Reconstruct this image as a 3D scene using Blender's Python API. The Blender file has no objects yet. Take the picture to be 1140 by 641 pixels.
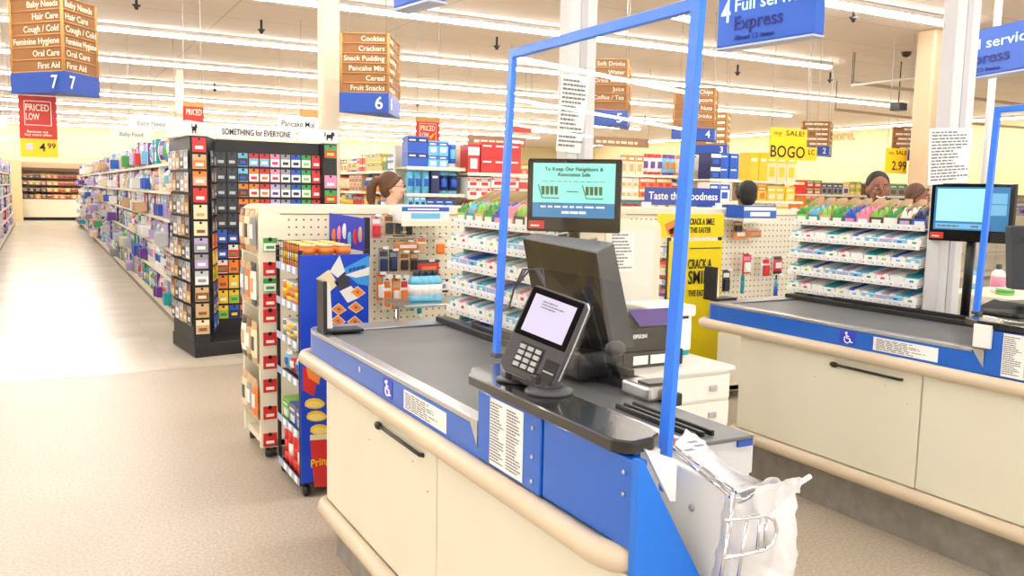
import bpy, bmesh, math, random
from mathutils import Vector, Matrix
random.seed(7)
PI = math.pi
C = bpy.context.scene.collection
# ------------------------------------------------------------------ camera
F, CX, CY = 957.78, 570.4, 321.8
YAW, PITCH, ROLL, H = .501577, .113121, .020014, 1.55
_cy, _sy = math.cos(YAW), math.sin(YAW)
FW = Vector((_sy*math.cos(PITCH), _cy*math.cos(PITCH), -math.sin(PITCH)))
_r = Vector((_cy, -_sy, 0)); _u = _r.cross(FW)
RT = _r*math.cos(ROLL)+_u*math.sin(ROLL); UP = -_r*math.sin(ROLL)+_u*math.cos(ROLL)
def U(px, py, **k):
    """where the sight line through a point of the photograph meets a real plane x=, y= or z="""
    d = FW+RT*((px-CX)/F)-UP*((py-CY)/F); o = Vector((0, 0, H))
    (a, v), = k.items(); i = 'xyz'.index(a)
    return o+d*((v-o[i])/d[i])
cd = bpy.data.cameras.new('camera'); cam = bpy.data.objects.new('camera', cd); C.objects.link(cam)
cd.sensor_width = 36; cd.lens = F*36/1140; cd.clip_end = 200; cd.clip_start = .05
cd.shift_x = (570-CX)/1140; cd.shift_y = (CY-320.5)/1140
m = Matrix((RT, UP, -FW)).transposed().to_4x4(); m.translation = (0, 0, H); cam.matrix_world = m
bpy.context.scene.camera = cam
# ------------------------------------------------------------------ materials
def lin(c): return tuple((v/255/12.92 if v <= 10 else ((v/255+.055)/1.055)**2.4) for v in c)
MATS = {}
def mat(name, col, rough=.5, metal=0, emit=0, noise=0, scale=20, coat=0, spec=.5):
    if name in MATS: return MATS[name]
    M = bpy.data.materials.new(name); M.use_nodes = True; MATS[name] = M
    nt = M.node_tree; b = nt.nodes['Principled BSDF']
    c = (*lin(col), 1)
    b.inputs['Base Color'].default_value = c; b.inputs['Roughness'].default_value = rough
    b.inputs['Metallic'].default_value = metal; b.inputs['Coat Weight'].default_value = coat
    b.inputs['Specular IOR Level'].default_value = spec
    if emit:
        b.inputs['Emission Color'].default_value = c; b.inputs['Emission Strength'].default_value = emit
    tc = nt.nodes.new('ShaderNodeTexCoord'); no = nt.nodes.new('ShaderNodeTexNoise'); no.inputs['Scale'].default_value = scale
    no.inputs['Detail'].default_value = 4
    nt.links.new(tc.outputs['Object'], no.inputs['Vector'])
    if noise:
        mx = nt.nodes.new('ShaderNodeMix'); mx.data_type = 'RGBA'; mx.blend_type = 'MULTIPLY'
        rp = nt.nodes.new('ShaderNodeMapRange'); rp.inputs['From Min'].default_value = .3; rp.inputs['From Max'].default_value = .7
        rp.inputs['To Min'].default_value = 1-noise; rp.inputs['To Max'].default_value = 1
        nt.links.new(no.outputs['Fac'], rp.inputs['Value'])
        mx.inputs['Factor'].default_value = 1; mx.inputs['A'].default_value = c
        nt.links.new(rp.outputs['Result'], mx.inputs['B']); nt.links.new(mx.outputs['Result'], b.inputs['Base Color'])
    else:
        bp = nt.nodes.new('ShaderNodeBump'); bp.inputs['Strength'].default_value = .02; bp.inputs['Distance'].default_value = .002
        nt.links.new(no.outputs['Fac'], bp.inputs['Height']); nt.links.new(bp.outputs['Normal'], b.inputs['Normal'])
    return M
NAMED = {  # colour words used for goods
 'white': (240,240,238), 'cream': (238,224,186), 'red': (214,48,46), 'orange': (236,128,44), 'yellow': (246,206,52),
 'green': (60,160,76), 'lime': (140,205,80), 'teal': (36,158,168), 'sky blue': (110,190,226), 'blue': (38,92,196),
 'navy': (32,44,98), 'purple': (108,62,156), 'lilac': (184,166,214), 'pink': (238,140,176), 'magenta': (204,56,130),
 'brown': (134,90,58), 'tan': (206,172,128), 'grey': (150,152,158), 'charcoal': (58,62,70), 'black': (26,26,30), 'silver': (196,200,206)}
def pm(c): return mat('goods_'+c.replace(' ', '_'), NAMED[c], .38)
CREAM = mat('cream_laminate', (232,228,209), .42, noise=.04, scale=3)
RAIL = mat('tan_bumper_vinyl', (216,199,172), .35, noise=.05, scale=8)
BLUE = mat('blue_laminate', (14,98,206), .3, coat=.3, noise=.05, scale=6)
BLUE_B = mat('bright_blue_edge', (22,116,226), .35)
FRAMEB = mat('blue_frame_plastic', (44,124,250), .3)
KICK = mat('scuffed_grey_kick', (156,150,142), .6, noise=.3, scale=14)
STEEL = mat('brushed_steel', (205,207,210), .28, metal=1, noise=.1, scale=60)
CHROME = mat('chrome_wire', (225,226,230), .12, metal=1)
BELT = mat('rubber_belt', (104,106,108), .42, noise=.14, scale=5)
BLACK = mat('black_plastic', (24,24,26), .35)
GLOSSB = mat('black_gloss', (8,8,11), .1, spec=.2)
COUNTER = mat('black_laminate_counter', (30,29,30), .2, coat=.4)
CHAR = mat('charcoal_plastic', (66,66,72), .38)
WHITE = mat('white_plastic', (243,243,240), .4)
WPAINT = mat('white_painted_metal', (238,236,226), .42, noise=.03)
PAPER = mat('white_paper', (246,246,244), .8)
INK = mat('grey_print', (120,124,132), .8)
INKK = mat('black_ink', (30,30,32), .7)
SHELFM = mat('cream_shelf_metal', (238,230,206), .45)
PEG = mat('pegboard_enamel', (236,230,208), .5)
HOLE = mat('peg_hole', (120,108,88), .9)
BRACKET = mat('black_metal', (30,30,34), .45)
SIGNB = mat('sign_blue', (32,80,176), .45)
SIGNBR = mat('sign_brown', (158,108,62), .6, noise=.12, scale=5)
SIGNTR = mat('sign_wood_trim', (206,150,84), .6)
SIGNY = mat('sale_yellow', (252,206,30), .5)
SIGNR = mat('sale_red', (204,54,42), .5)
LETW = mat('white_letters', (250,250,250), .5)
LETC = mat('cream_letters', (250,236,212), .5)
TAG = mat('price_strip', (226,230,238), .5)
COLM = mat('cream_column_paint', (236,224,196), .5)
POLEM = mat('pale_grey_pole', (214,214,216), .4)
LAMP = mat('fluorescent_tube', (255,252,250), .5, emit=26)
HOUS = mat('fixture_white', (214,208,200), .5)
SKINL = mat('fair_skin', (232,186,160), .5); SKIND = mat('brown_skin', (140,88,62), .45)
HAIRB = mat('brown_hair', (104,68,46), .55, noise=.4, scale=90); HAIRK = mat('black_hair', (26,22,22), .6, noise=.3, scale=120)
CLOTHK = mat('black_cloth', (34,34,40), .8); CLOTHB = mat('blue_cloth', (48,74,130), .8); DENIM = mat('dark_trousers', (40,44,60), .8)
# ------------------------------------------------------------------ mesh builder
class MB:
    def __init__(s): s.bm = bmesh.new(); s.ms = []
    def mi(s, m):
        if m not in s.ms: s.ms.append(m)
        return s.ms.index(m)
    def box(s, a, b, m, bev=0, seg=2, rot=None, piv=None):
        x0, x1 = sorted((a[0], b[0])); y0, y1 = sorted((a[1], b[1])); z0, z1 = sorted((a[2], b[2]))
        t = bmesh.new()
        v = [t.verts.new(p) for p in ((x0,y0,z0),(x1,y0,z0),(x1,y1,z0),(x0,y1,z0),(x0,y0,z1),(x1,y0,z1),(x1,y1,z1),(x0,y1,z1))]
        for f in ((3,2,1,0),(4,5,6,7),(0,1,5,4),(1,2,6,5),(2,3,7,6),(3,0,4,7)): t.faces.new([v[i] for i in f])
        if bev: bmesh.ops.bevel(t, geom=t.edges[:], offset=bev, segments=seg, profile=.5, affect='EDGES')
        return s.add(t, m, rot, piv, smooth=False)
    def add(s, t, m, rot=None, piv=None, smooth=False):
        if rot is not None:
            p = Vector(piv or (0, 0, 0))
            bmesh.ops.transform(t, matrix=Matrix.Translation(p) @ rot.to_4x4() @ Matrix.Translation(-p), verts=t.verts)
        i = s.mi(m); vm = {}
        for v in t.verts: vm[v] = s.bm.verts.new(v.co)
        for f in t.faces:
            try: g = s.bm.faces.new([vm[v] for v in f.verts])
            except ValueError: continue
            g.material_index = i; g.smooth = smooth or f.smooth
        t.free(); return s
    def poly(s, pts, m, smooth=False):
        f = s.bm.faces.new([s.bm.verts.new(p) for p in pts]); f.material_index = s.mi(m); f.smooth = smooth; return s
    def prism(s, pts, vec, m, bev=0):
        t = bmesh.new(); vec = Vector(vec)
        a = [t.verts.new(Vector(p)) for p in pts]; b = [t.verts.new(Vector(p)+vec) for p in pts]
        t.faces.new(a); t.faces.new(b[::-1])
        for i in range(len(a)): j = (i+1) % len(a); t.faces.new((a[j], a[i], b[i], b[j]))
        bmesh.ops.recalc_face_normals(t, faces=t.faces[:])
        if bev: bmesh.ops.bevel(t, geom=t.edges[:], offset=bev, segments=2, profile=.5, affect='EDGES')
        return s.add(t, m)
    def tube(s, pts, r, m, n=8, closed=False, rr=None):
        pts = [Vector(p) for p in pts]; t = bmesh.new(); rings = []; L = len(pts)
        nrm = None
        for k, p in enumerate(pts):
            if closed: d = (pts[(k+1) % L]-pts[k-1])
            else: d = pts[min(k+1, L-1)]-pts[max(k-1, 0)]
            d.normalize()
            if nrm is None: nrm = d.orthogonal().normalized()
            else:
                nrm = nrm-d*nrm.dot(d)
                nrm = nrm.normalized() if nrm.length > 1e-6 else d.orthogonal().normalized()
            bn = d.cross(nrm); q = rr[k] if rr else r
            rings.append([t.verts.new(p+(nrm*math.cos(2*PI*i/n)+bn*math.sin(2*PI*i/n))*q) for i in range(n)])
        for k in range(L if closed else L-1):
            A, B = rings[k], rings[(k+1) % L]
            for i in range(n): t.faces.new((A[i], A[(i+1) % n], B[(i+1) % n], B[i])).smooth = True
        if not closed: t.faces.new(rings[0][::-1]); t.faces.new(rings[-1])
        return s.add(t, m)
    def lathe(s, prof, c, m, n=16, sx=1, sy=1, rot=None):
        """prof: list of (r, z) from bottom to top about a vertical axis through c"""
        t = bmesh.new(); rings = []
        for r, z in prof:
            rings.append([t.verts.new((c[0]+r*sx*math.cos(2*PI*i/n), c[1]+r*sy*math.sin(2*PI*i/n), c[2]+z)) for i in range(n)])
        for A, B in zip(rings, rings[1:]):
            for i in range(n): t.faces.new((A[i], A[(i+1) % n], B[(i+1) % n], B[i])).smooth = True
        t.faces.new(rings[0][::-1]); t.faces.new(rings[-1])
        return s.add(t, m, rot, c)
    def ball(s, c, r, m, n=16, rot=None):
        t = bmesh.new(); bmesh.ops.create_uvsphere(t, u_segments=n, v_segments=max(6, n//2), radius=1)
        rr = (r, r, r) if isinstance(r, (int, float)) else r
        for v in t.verts: v.co = Vector((v.co.x*rr[0], v.co.y*rr[1], v.co.z*rr[2]))
        if rot is not None: bmesh.ops.transform(t, matrix=rot.to_4x4(), verts=t.verts)
        for v in t.verts: v.co += Vector(c)
        for f in t.faces: f.smooth = True
        return s.add(t, m)
    def text(s, txt, o, rx, uy, h, m, w=None, align='L', depth=.0015, maxw=None):
        """lettering of cap height h from point o along rx, up along uy"""
        me = tmesh(txt)
        xs = [v.co.x for v in me.vertices]; ys = [v.co.y for v in me.vertices]
        if not xs: return s
        x0, x1 = min(xs), max(xs); k = h/.72; kx = k
        if w: kx = w/(x1-x0)
        elif maxw and (x1-x0)*k > maxw: kx = maxw/(x1-x0)
        W = (x1-x0)*kx; off = {'L': 0, 'C': -W/2, 'R': -W}[align]
        rx = Vector(rx).normalized(); uy = Vector(uy).normalized(); nn = rx.cross(uy); o = Vector(o); i = s.mi(m)
        vm = [s.bm.verts.new(o+rx*(off+(v.co.x-x0)*kx)+uy*(v.co.y*k)+nn*(depth if v.co.z > 0 else -.0005)) for v in me.vertices]
        for p in me.polygons:
            try: f = s.bm.faces.new([vm[j] for j in p.vertices]); f.material_index = i
            except ValueError: pass
        return s
    def build(s, name, parent=None, org=(0, 0, 0), smooth=False):
        me = bpy.data.meshes.new(name)
        for v in s.bm.verts: v.co -= Vector(org)
        s.bm.to_mesh(me); s.bm.free()
        for m in s.ms: me.materials.append(m)
        if smooth:
            for p in me.polygons: p.use_smooth = True
        o = bpy.data.objects.new(name, me); C.objects.link(o)
        if parent: o.parent = parent
        return o
_tc = {}
def tmesh(txt):
    if txt not in _tc:
        cu = bpy.data.curves.new('lettering', 'FONT'); cu.body = txt; cu.extrude = .5; cu.resolution_u = 3
        cu.space_character = 1.02; cu.offset = .012
        ob = bpy.data.objects.new('lettering', cu); _tc[txt] = bpy.data.meshes.new_from_object(ob)
        bpy.data.objects.remove(ob)
    return _tc[txt]
def tag(o, label=None, cat=None, group=None, kind=None):
    if label: o['label'] = label
    if cat: o['category'] = cat
    if group: o['group'] = group
    if kind: o['kind'] = kind
    return o
def empty(name, loc, label, cat, group=None, rz=0):
    o = bpy.data.objects.new(name, None); C.objects.link(o); o.location = loc; o.rotation_euler.z = rz; o.empty_display_size = .1
    return tag(o, label, cat, group)
def struct(name, mb): return tag(mb.build(name), kind='structure')
X3, Y3, Z3 = Vector((1, 0, 0)), Vector((0, 1, 0)), Vector((0, 0, 1))
def bars(mb, o, rx, uy, w, h, m, seed=3, n=4):
    R_ = random.Random(seed); rx = Vector(rx).normalized(); uy = Vector(uy).normalized(); nn = rx.cross(uy); o = Vector(o)+nn*.0015; x = 0
    while x < w:
        q = min(w, x+w/n*R_.uniform(.5, 1.2)); mb.poly([o+rx*x, o+rx*q, o+rx*q+uy*h, o+rx*x+uy*h], m); x = q+w*.03
def note_lines(mb, o, rx, uy, w, h, n, m=INK, seed=1, cols=1):
    """rows of small print on a notice"""
    R = random.Random(seed); rx = Vector(rx).normalized(); uy = Vector(uy).normalized(); nn = rx.cross(uy); o = Vector(o)+nn*.0012
    cw = w/cols
    for c in range(cols):
        for i in range(n):
            y = h*(.94-.9*i/n); x = c*cw+.05*cw; X = x+cw*.88*R.uniform(.55, 1)
            while x < X:
                q = min(X, x+cw*R.uniform(.05, .16)); t = h/n*.42
                mb.poly([o+rx*x+uy*(y-t), o+rx*q+uy*(y-t), o+rx*q+uy*y, o+rx*x+uy*y], m); x = q+cw*.02
# ------------------------------------------------------------------ the setting
XL, XR, YB, YF, ZC = -14, 26, 42, -5, 4.0
def floor_mat():
    M = bpy.data.materials.new('vinyl_floor'); M.use_nodes = True; nt = M.node_tree; b = nt.nodes['Principled BSDF']; L = nt.links.new
    tc = nt.nodes.new('ShaderNodeTexCoord'); sp = nt.nodes.new('ShaderNodeSeparateXYZ'); L(tc.outputs['Object'], sp.inputs[0])
    def N(scale, det=4):
        n = nt.nodes.new('ShaderNodeTexNoise'); n.inputs['Scale'].default_value = scale; n.inputs['Detail'].default_value = det; L(tc.outputs['Object'], n.inputs['Vector']); return n
    def mixc(f, a, c, bt='MIX'):
        x = nt.nodes.new('ShaderNodeMix'); x.data_type = 'RGBA'; x.blend_type = bt
        for k, v in (('Factor', f), ('A', a), ('B', c)):
            if isinstance(v, (int, float, tuple)): x.inputs[k].default_value = v
            else: L(v, x.inputs[k])
        return x.outputs['Result']
    def step(val, lo, hi):
        r = nt.nodes.new('ShaderNodeMapRange'); r.inputs['From Min'].default_value = lo; r.inputs['From Max'].default_value = hi; L(val, r.inputs['Value']); return r.outputs['Result']
    spk = step(N(70, 6).outputs['Fac'], .42, .62); big = step(N(1.2).outputs['Fac'], .3, .7)
    front = mixc(spk, (*lin((176,164,147)), 1), (*lin((198,186,168)), 1))
    br = nt.nodes.new('ShaderNodeTexBrick'); br.offset = 0; br.inputs['Scale'].default_value = 1; br.inputs['Mortar Size'].default_value = .0015
    br.inputs['Brick Width'].default_value = .3048; br.inputs['Row Height'].default_value = .3048
    br.inputs['Color1'].default_value = (*lin((216,206,188)), 1); br.inputs['Color2'].default_value = (*lin((208,198,180)), 1); br.inputs['Mortar'].default_value = (*lin((190,180,160)), 1)
    L(tc.outputs['Object'], br.inputs['Vector'])
    s = step(sp.outputs['Y'], 7.62, 7.64); c = mixc(s, front, br.outputs['Color'])
    seam = nt.nodes.new('ShaderNodeMath'); seam.operation = 'COMPARE'; seam.inputs[1].default_value = 7.63; seam.inputs[2].default_value = .012; L(sp.outputs['Y'], seam.inputs[0])
    c = mixc(seam.outputs[0], c, (*lin((150,138,120)), 1))
    c = mixc(big, c, mixc(1.0, c, (.93, .92, .9, 1), 'MULTIPLY')); L(c, b.inputs['Base Color'])
    rr = nt.nodes.new('ShaderNodeMapRange'); rr.inputs['To Min'].default_value = .36; rr.inputs['To Max'].default_value = .24; L(s, rr.inputs['Value']); L(rr.outputs['Result'], b.inputs['Roughness'])
    return M
def ceil_mat():
    M = bpy.data.materials.new('ceiling_panel'); M.use_nodes = True; nt = M.node_tree; b = nt.nodes['Principled BSDF']; L = nt.links.new
    tc = nt.nodes.new('ShaderNodeTexCoord'); br = nt.nodes.new('ShaderNodeTexBrick'); br.offset = 0; br.inputs['Scale'].default_value = 1
    br.inputs['Mortar Size'].default_value = .012; br.inputs['Brick Width'].default_value = 2.44; br.inputs['Row Height'].default_value = 1.22
    br.inputs['Color1'].default_value = (*lin((224,212,200)), 1); br.inputs['Color2'].default_value = (*lin((221,209,197)), 1); br.inputs['Mortar'].default_value = (*lin((192,180,166)), 1)
    L(tc.outputs['Object'], br.inputs['Vector']); L(br.outputs['Color'], b.inputs['Base Color']); b.inputs['Roughness'].default_value = .85
    return M
m_ = MB(); m_.box((XL, YF, -.1), (XR, YB, 0), floor_mat()); struct('floor', m_)
m_ = MB(); m_.box((XL, YF, ZC), (XR, YB, ZC+.1), ceil_mat()); struct('ceiling', m_)
WALL = mat('warm_cream_wall', (240,224,174), .7, noise=.03, scale=2)
m_ = MB(); m_.box((XL, YB, 0), (XR, YB+.1, ZC), WALL); struct('wall_back', m_)
m_ = MB(); m_.box((XR, YF, 0), (XR+.1, YB, ZC), WALL); struct('wall_right', m_)
m_ = MB(); m_.box((XL-.1, YF, 0), (XL, YB, ZC), WALL); struct('wall_left', m_)
m_ = MB()
for z0, z1 in ((0, .5), (3.3, ZC)): m_.box((XL, YF-.15, z0), (XR, YF, z1), WALL)
for x in (-14, -9, -4, 1, 6, 11, 16, 21, 25.7): m_.box((x, YF-.15, .5), (x+.3, YF, 3.3), WALL)
struct('wall_front', m_)      # storefront glazing openings behind the photographer let daylight in
w = bpy.data.worlds.new('world'); bpy.context.scene.world = w; w.use_nodes = True
w.node_tree.nodes['Background'].inputs['Color'].default_value = (1, .985, .96, 1); w.node_tree.nodes['Background'].inputs['Strength'].default_value = 2.6
# ------------------------------------------------------------------ ceiling lights
rows = [(.41+3.66*k) for k in range(12)]
ORD = ['first', 'second', 'third', 'fourth', 'fifth', 'sixth', 'seventh', 'eighth', 'ninth', 'tenth', 'eleventh', 'twelfth']
for k, y in enumerate(rows):
    x1 = {2: 11.3, 3: 12.8}.get(k, 19.5 if k > 3 else 11.3); x0 = -10
    nth = 'nearest' if k == 2 else (ORD[k-2]+' nearest' if k > 2 else 'overhead')
    t = empty('fluorescent_light_row', (x0, y, ZC), f'long white fluorescent strip running across the ceiling, {nth} of the rows in view' if k > 1 else
              'long white fluorescent strip on the ceiling over the checkouts, out of view' , 'ceiling light', 'fluorescent rows on the ceiling')
    b = MB(); b.box((x0, y-.075, ZC-.06), (x1, y+.075, ZC-.002), HOUS, .004)
    x = x0+.5
    while x < x1: b.box((x-.03, y-.09, ZC-.075), (x+.03, y+.09, ZC-.03), HOUS); x += 2.44
    b.build('housing', t, (x0, y, ZC))
    b = MB()
    b.box((x0+.02, y-.058, ZC-.105), (x1-.02, y+.058, ZC-.061), LAMP, .012); b.build('tube_lamp', t, (x0, y, ZC))
b = MB(); t = empty('fluorescent_light_row', (24.6, 6, ZC), 'fluorescent strip running along the right wall, away from the camera', 'ceiling light')
b.box((24.52, 6, ZC-.06), (24.68, 38, ZC-.002), HOUS); b.build('housing', t, (24.6, 6, ZC)); b = MB(); b.box((24.54, 6, ZC-.1), (24.66, 38, ZC-.061), LAMP); b.build('tube_lamp', t, (24.6, 6, ZC))
# sprinkler heads
for i, (px, py) in enumerate(((152,9),(291,36),(553,54),(239,101),(821,83),(950,23),(924,91),(465,118),(718,135))):
    p = U(px, py, z=ZC-.18); where = ['right of the aisle seven sign', 'just left of the tall cream column', 'just left of the blue shield frame',
      'over the gift card display', 'right of the shield frame, under the express sign', 'beside the end of the nearest light row', 'above the small aisle two sign', 'above the red priced low sign', 'above the aisle four board'][i]
    b = MB(); b.tube([(p.x, p.y, ZC), (p.x, p.y, p.z+.04)], .018, BRACKET); b.lathe([(.02, -.02), (.03, .01), (.06, .04), (.02, .05)], p, BRACKET, 10)
    tag(b.build('sprinkler_head'), f'small dark sprinkler head on the ceiling {where}', 'sprinkler')
# ------------------------------------------------------------------ checkout lanes
HANDLE_M = BLACK
def rr_prof(x, z, r=.02): return x, z
def lane(dx, dy, n, words):
    O = Vector((1.3, 2.4, 0)); S = Vector((dx, dy, 0))
    t = empty('checkout_counter', O+S, words, 'checkout counter')
    B = lambda mb, name, par=t: mb.build(name, par, O)
    def sub(mb, name, par): return mb.build(name, par, O)
    # carcass: recessed plinth, cream cabinet with two door panels
    b = MB(); b.box((1.05, 1.34, 0), (1.12, 3.42, .22), KICK); b.box((1.12, 1.66, 0), (1.62, 3.42, .22), KICK); B(b, 'kick_plate')
    b = MB(); b.box((1.015, 1.62, .2), (1.61, 1.99, .83), CREAM, .003); b.box((1.015, 1.985, .2), (1.66, 3.40, .83), CREAM, .006); b.box((1.015, 1.325, .2), (1.14, 1.62, .83), CREAM, .003); B(b, 'body')
    for k, (y0, y1) in enumerate(((2.271, 3.39), (1.33, 2.261))):
        b = MB(); b.box((1.0, y0, .27), (1.016, y1, .79), CREAM, .004); d = B(b, 'door')
        if k == 0:
            h = MB(); h.tube([(.998, 2.745, .745), (.988, 2.74, .745), (.988, 2.37, .745), (.998, 2.36, .745)], .0065, HANDLE_M); h.ball((.986, 2.735, .745), (.011, .026, .014), HANDLE_M)
            for q in ((2.86, .66), (2.45, .70), (2.33, .64)): h.lathe([(.004, 0), (.004, .001)], (.9995, q[0], q[1]), INKK, 6)
            sub(h, 'handle', d)
    # rounded rails
    def rail(z, r, x, y0, y1, name):
        b = MB(); pts = [(x+.10, y1+.01, z), (x+.05, y1+.005, z), (x+.015, y1-.02, z), (x, y1-.06, z)]
        pts += [(x, y0+.08, z), (x+.012, y0+.035, z), (x+.045, y0+.008, z), (x+.10, y0, z)]
        b.tube(pts, r, RAIL, 12); B(b, name)
    rail(.815, .03, .985, 1.335, 3.72, 'bumper_rail'); rail(.238, .032, .985, 1.345, 3.43, 'lower_bumper_rail')
    # belt housing: blue fascia with rounded end
    fp = [(1.0, 1.99), (1.0, 3.60), (1.008, 3.65), (1.03, 3.69), (1.07, 3.715), (1.12, 3.72), (1.66, 3.72), (1.66, 1.99)]
    b = MB(); b.prism([(x, y, .83) for x, y in fp], (0, 0, .095), BLUE); B(b, 'fascia')
    b = MB()
    b.prism([(1.0, 2.05, .925), (1.0, 3.60, .925), (1.008, 3.65, .925), (1.03, 3.69, .925), (1.07, 3.715, .925), (1.12, 3.72, .925), (1.66, 3.72, .925), (1.66, 3.58, .925), (1.07, 3.55, .925), (1.045, 3.5, .925), (1.045, 2.05, .925)], (0, 0, .018), STEEL, .003)
    b.prism([(.996, 2.05, .943), (.996, 1.995, .943), (.996, 1.995, .872)], (.04, 0, 0), STEEL)
    B(b, 'steel_trim')
    b = MB(); b.box((1.05, 1.6, .926), (1.60, 3.55, .936), BELT, .003); B(b, 'conveyor_belt')
    b = MB(); b.box((1.60, 1.95, .926), (1.655, 3.66, .965), BRACKET, .006); b.box((1.61, 1.95, .965), (1.625, 3.3, .985), BLACK, .004); B(b, 'side_rail')
    # blue service panels
    b = MB(); b.box((.995, 1.665, .845), (1.03, 1.99, 1.03), BLUE, .003); B(b, 'paper_panel')
    b = MB(); b.box((1.0, 1.31, .845), (1.03, 1.66, 1.03), BLUE, .003); b.box((1.02, 1.36, .83), (1.05, 1.99, 1.03), BLUE); b.box((1.05, 1.36, .83), (1.10, 1.99, 1.03), WPAINT)
    for q in ((1.70, 1.0), (1.70, .87), (1.70, .93), (1.345, 1.0), (1.345, .955)): b.lathe([(.006, 0), (.004, .003)], (.994 if q[0] > 1.67 else .999, q[0], q[1]), STEEL, 8, rot=Matrix.Rotation(-PI/2, 3, 'Y'))
    B(b, 'service_panel')
    b = MB(); b.prism([(.999, 1.30, 1.035), (.999, 1.30, .2), (1.50, 1.30, .2), (1.012, 1.30, 1.035)], (0, .02, 0), BLUE_B); B(b, 'gusset_panel')
    # scanner bed behind the ledge
    b = MB(); b.box((1.10, 1.61, .83), (1.61, 1.99, .925), mat('pale_grey_panel', (206,208,212), .4), .004); b.box((1.55, 1.603, .908), (1.60, 1.612, .925), SIGNB); B(b, 'scanner_housing')
    b = MB(); b.box((1.03, 1.66, .926), (1.41, 1.98, .938), STEEL, .004); b.box((1.2, 1.74, .9381), (1.36, 1.9, .9395), GLOSSB)
    B(b, 'scanner_plate')
    b = MB()
    for x in (1.43, 1.458, 1.49): b.box((x, 1.64, .93), (x+.012, 1.98, .95), BLACK, .003)
    b.box((1.10, 1.62, .926), (1.57, 1.66, .934), STEEL, .003); b.box((1.55, 1.98, .94), (1.66, 2.12, .985), STEEL, .01); b.box((1.56, 1.99, .985), (1.65, 2.05, .993), BLACK, .002); B(b, 'bagging_slide')
    # writing ledge
    b = MB(); pts = [(.985, 2.03), (1.03, 2.11), (1.16, 2.14), (1.165, 2.08), (1.12, 1.98), (1.115, 1.42), (1.10, 1.365), (1.07, 1.345), (1.01, 1.335), (.985, 1.37)]
    b.prism([(x, y, 1.035) for x, y in pts], (0, 0, .028), COUNTER, .004); B(b, 'writing_ledge')
    # bag well end: white board and shelf
    b = MB(); b.prism([(1.20, 1.58, .972), (1.20, 1.255, .957), (1.20, 1.24, .945), (1.20, 1.25, .34), (1.20, 1.58, .34)], (.02, 0, 0), WHITE, .004)
    b.lathe([(.009, 0), (.006, .004)], (1.199, 1.37, .885), STEEL, 10, rot=Matrix.Rotation(-PI/2, 3, 'Y')); B(b, 'bagging_board')
    b = MB(); b.box((1.22, 1.28, .3), (1.60, 1.60, .32), WPAINT); B(b, 'bag_shelf')
    # notices stuck to the fascia
    b = MB(); b.box((.9985, 2.20, .853), (.9995, 2.53, .915), PAPER); note_lines(b, (.9985, 2.53, .853), (0, -1, 0), Z3, .33, .059, 8, INK, 3); B(b, 'fascia_notice')
    b = MB(); b.box((.9985, 2.632, .855), (.9995, 2.722, .918), mat('violet_blue_sticker', (52,60,200), .5))
    b.lathe([(.006, -.006), (.006, .006)], (.998, 2.682, .908), LETW, 8, rot=Matrix.Rotation(PI/2, 3, 'Y'))
    ring = [(.9975, 2.677+.017*math.cos(a), .878+.017*math.sin(a)) for a in [x*PI/8 for x in range(7, 19)]]
    b.tube(ring, .0028, LETW, 6); b.tube([(.9975, 2.682, .901), (.9975, 2.680, .884), (.9975, 2.664, .883), (.9975, 2.654, .866), (.9975, 2.644, .868)], .0032, LETW, 6); b.tube([(.9975, 2.681, .894), (.9975, 2.666, .893)], .003, LETW, 6); B(b, 'accessible_sticker')
    b = MB(); b.box((.9935, 1.745, .852), (.9945, 1.918, 1.026), PAPER, .0); note_lines(b, (.9935, 1.918, .852), (0, -1, 0), Z3, .173, .174, 20, INK, 5, 2); B(b, 'panel_notice')
    if n == 1:
        b = MB(); b.box((.9985, 2.965, .885), (.9995, 2.975, .905), WHITE); B(b, 'small_tag')
    return t
L1 = lane(0, 0, 1, 'near checkout counter with grey belt, blue fascia and cream doors')
L2S = Vector((2.37, .12, 0))
lane(2.37, .12, 2, 'second checkout counter at right with blue fascia and wide cream front')
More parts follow.
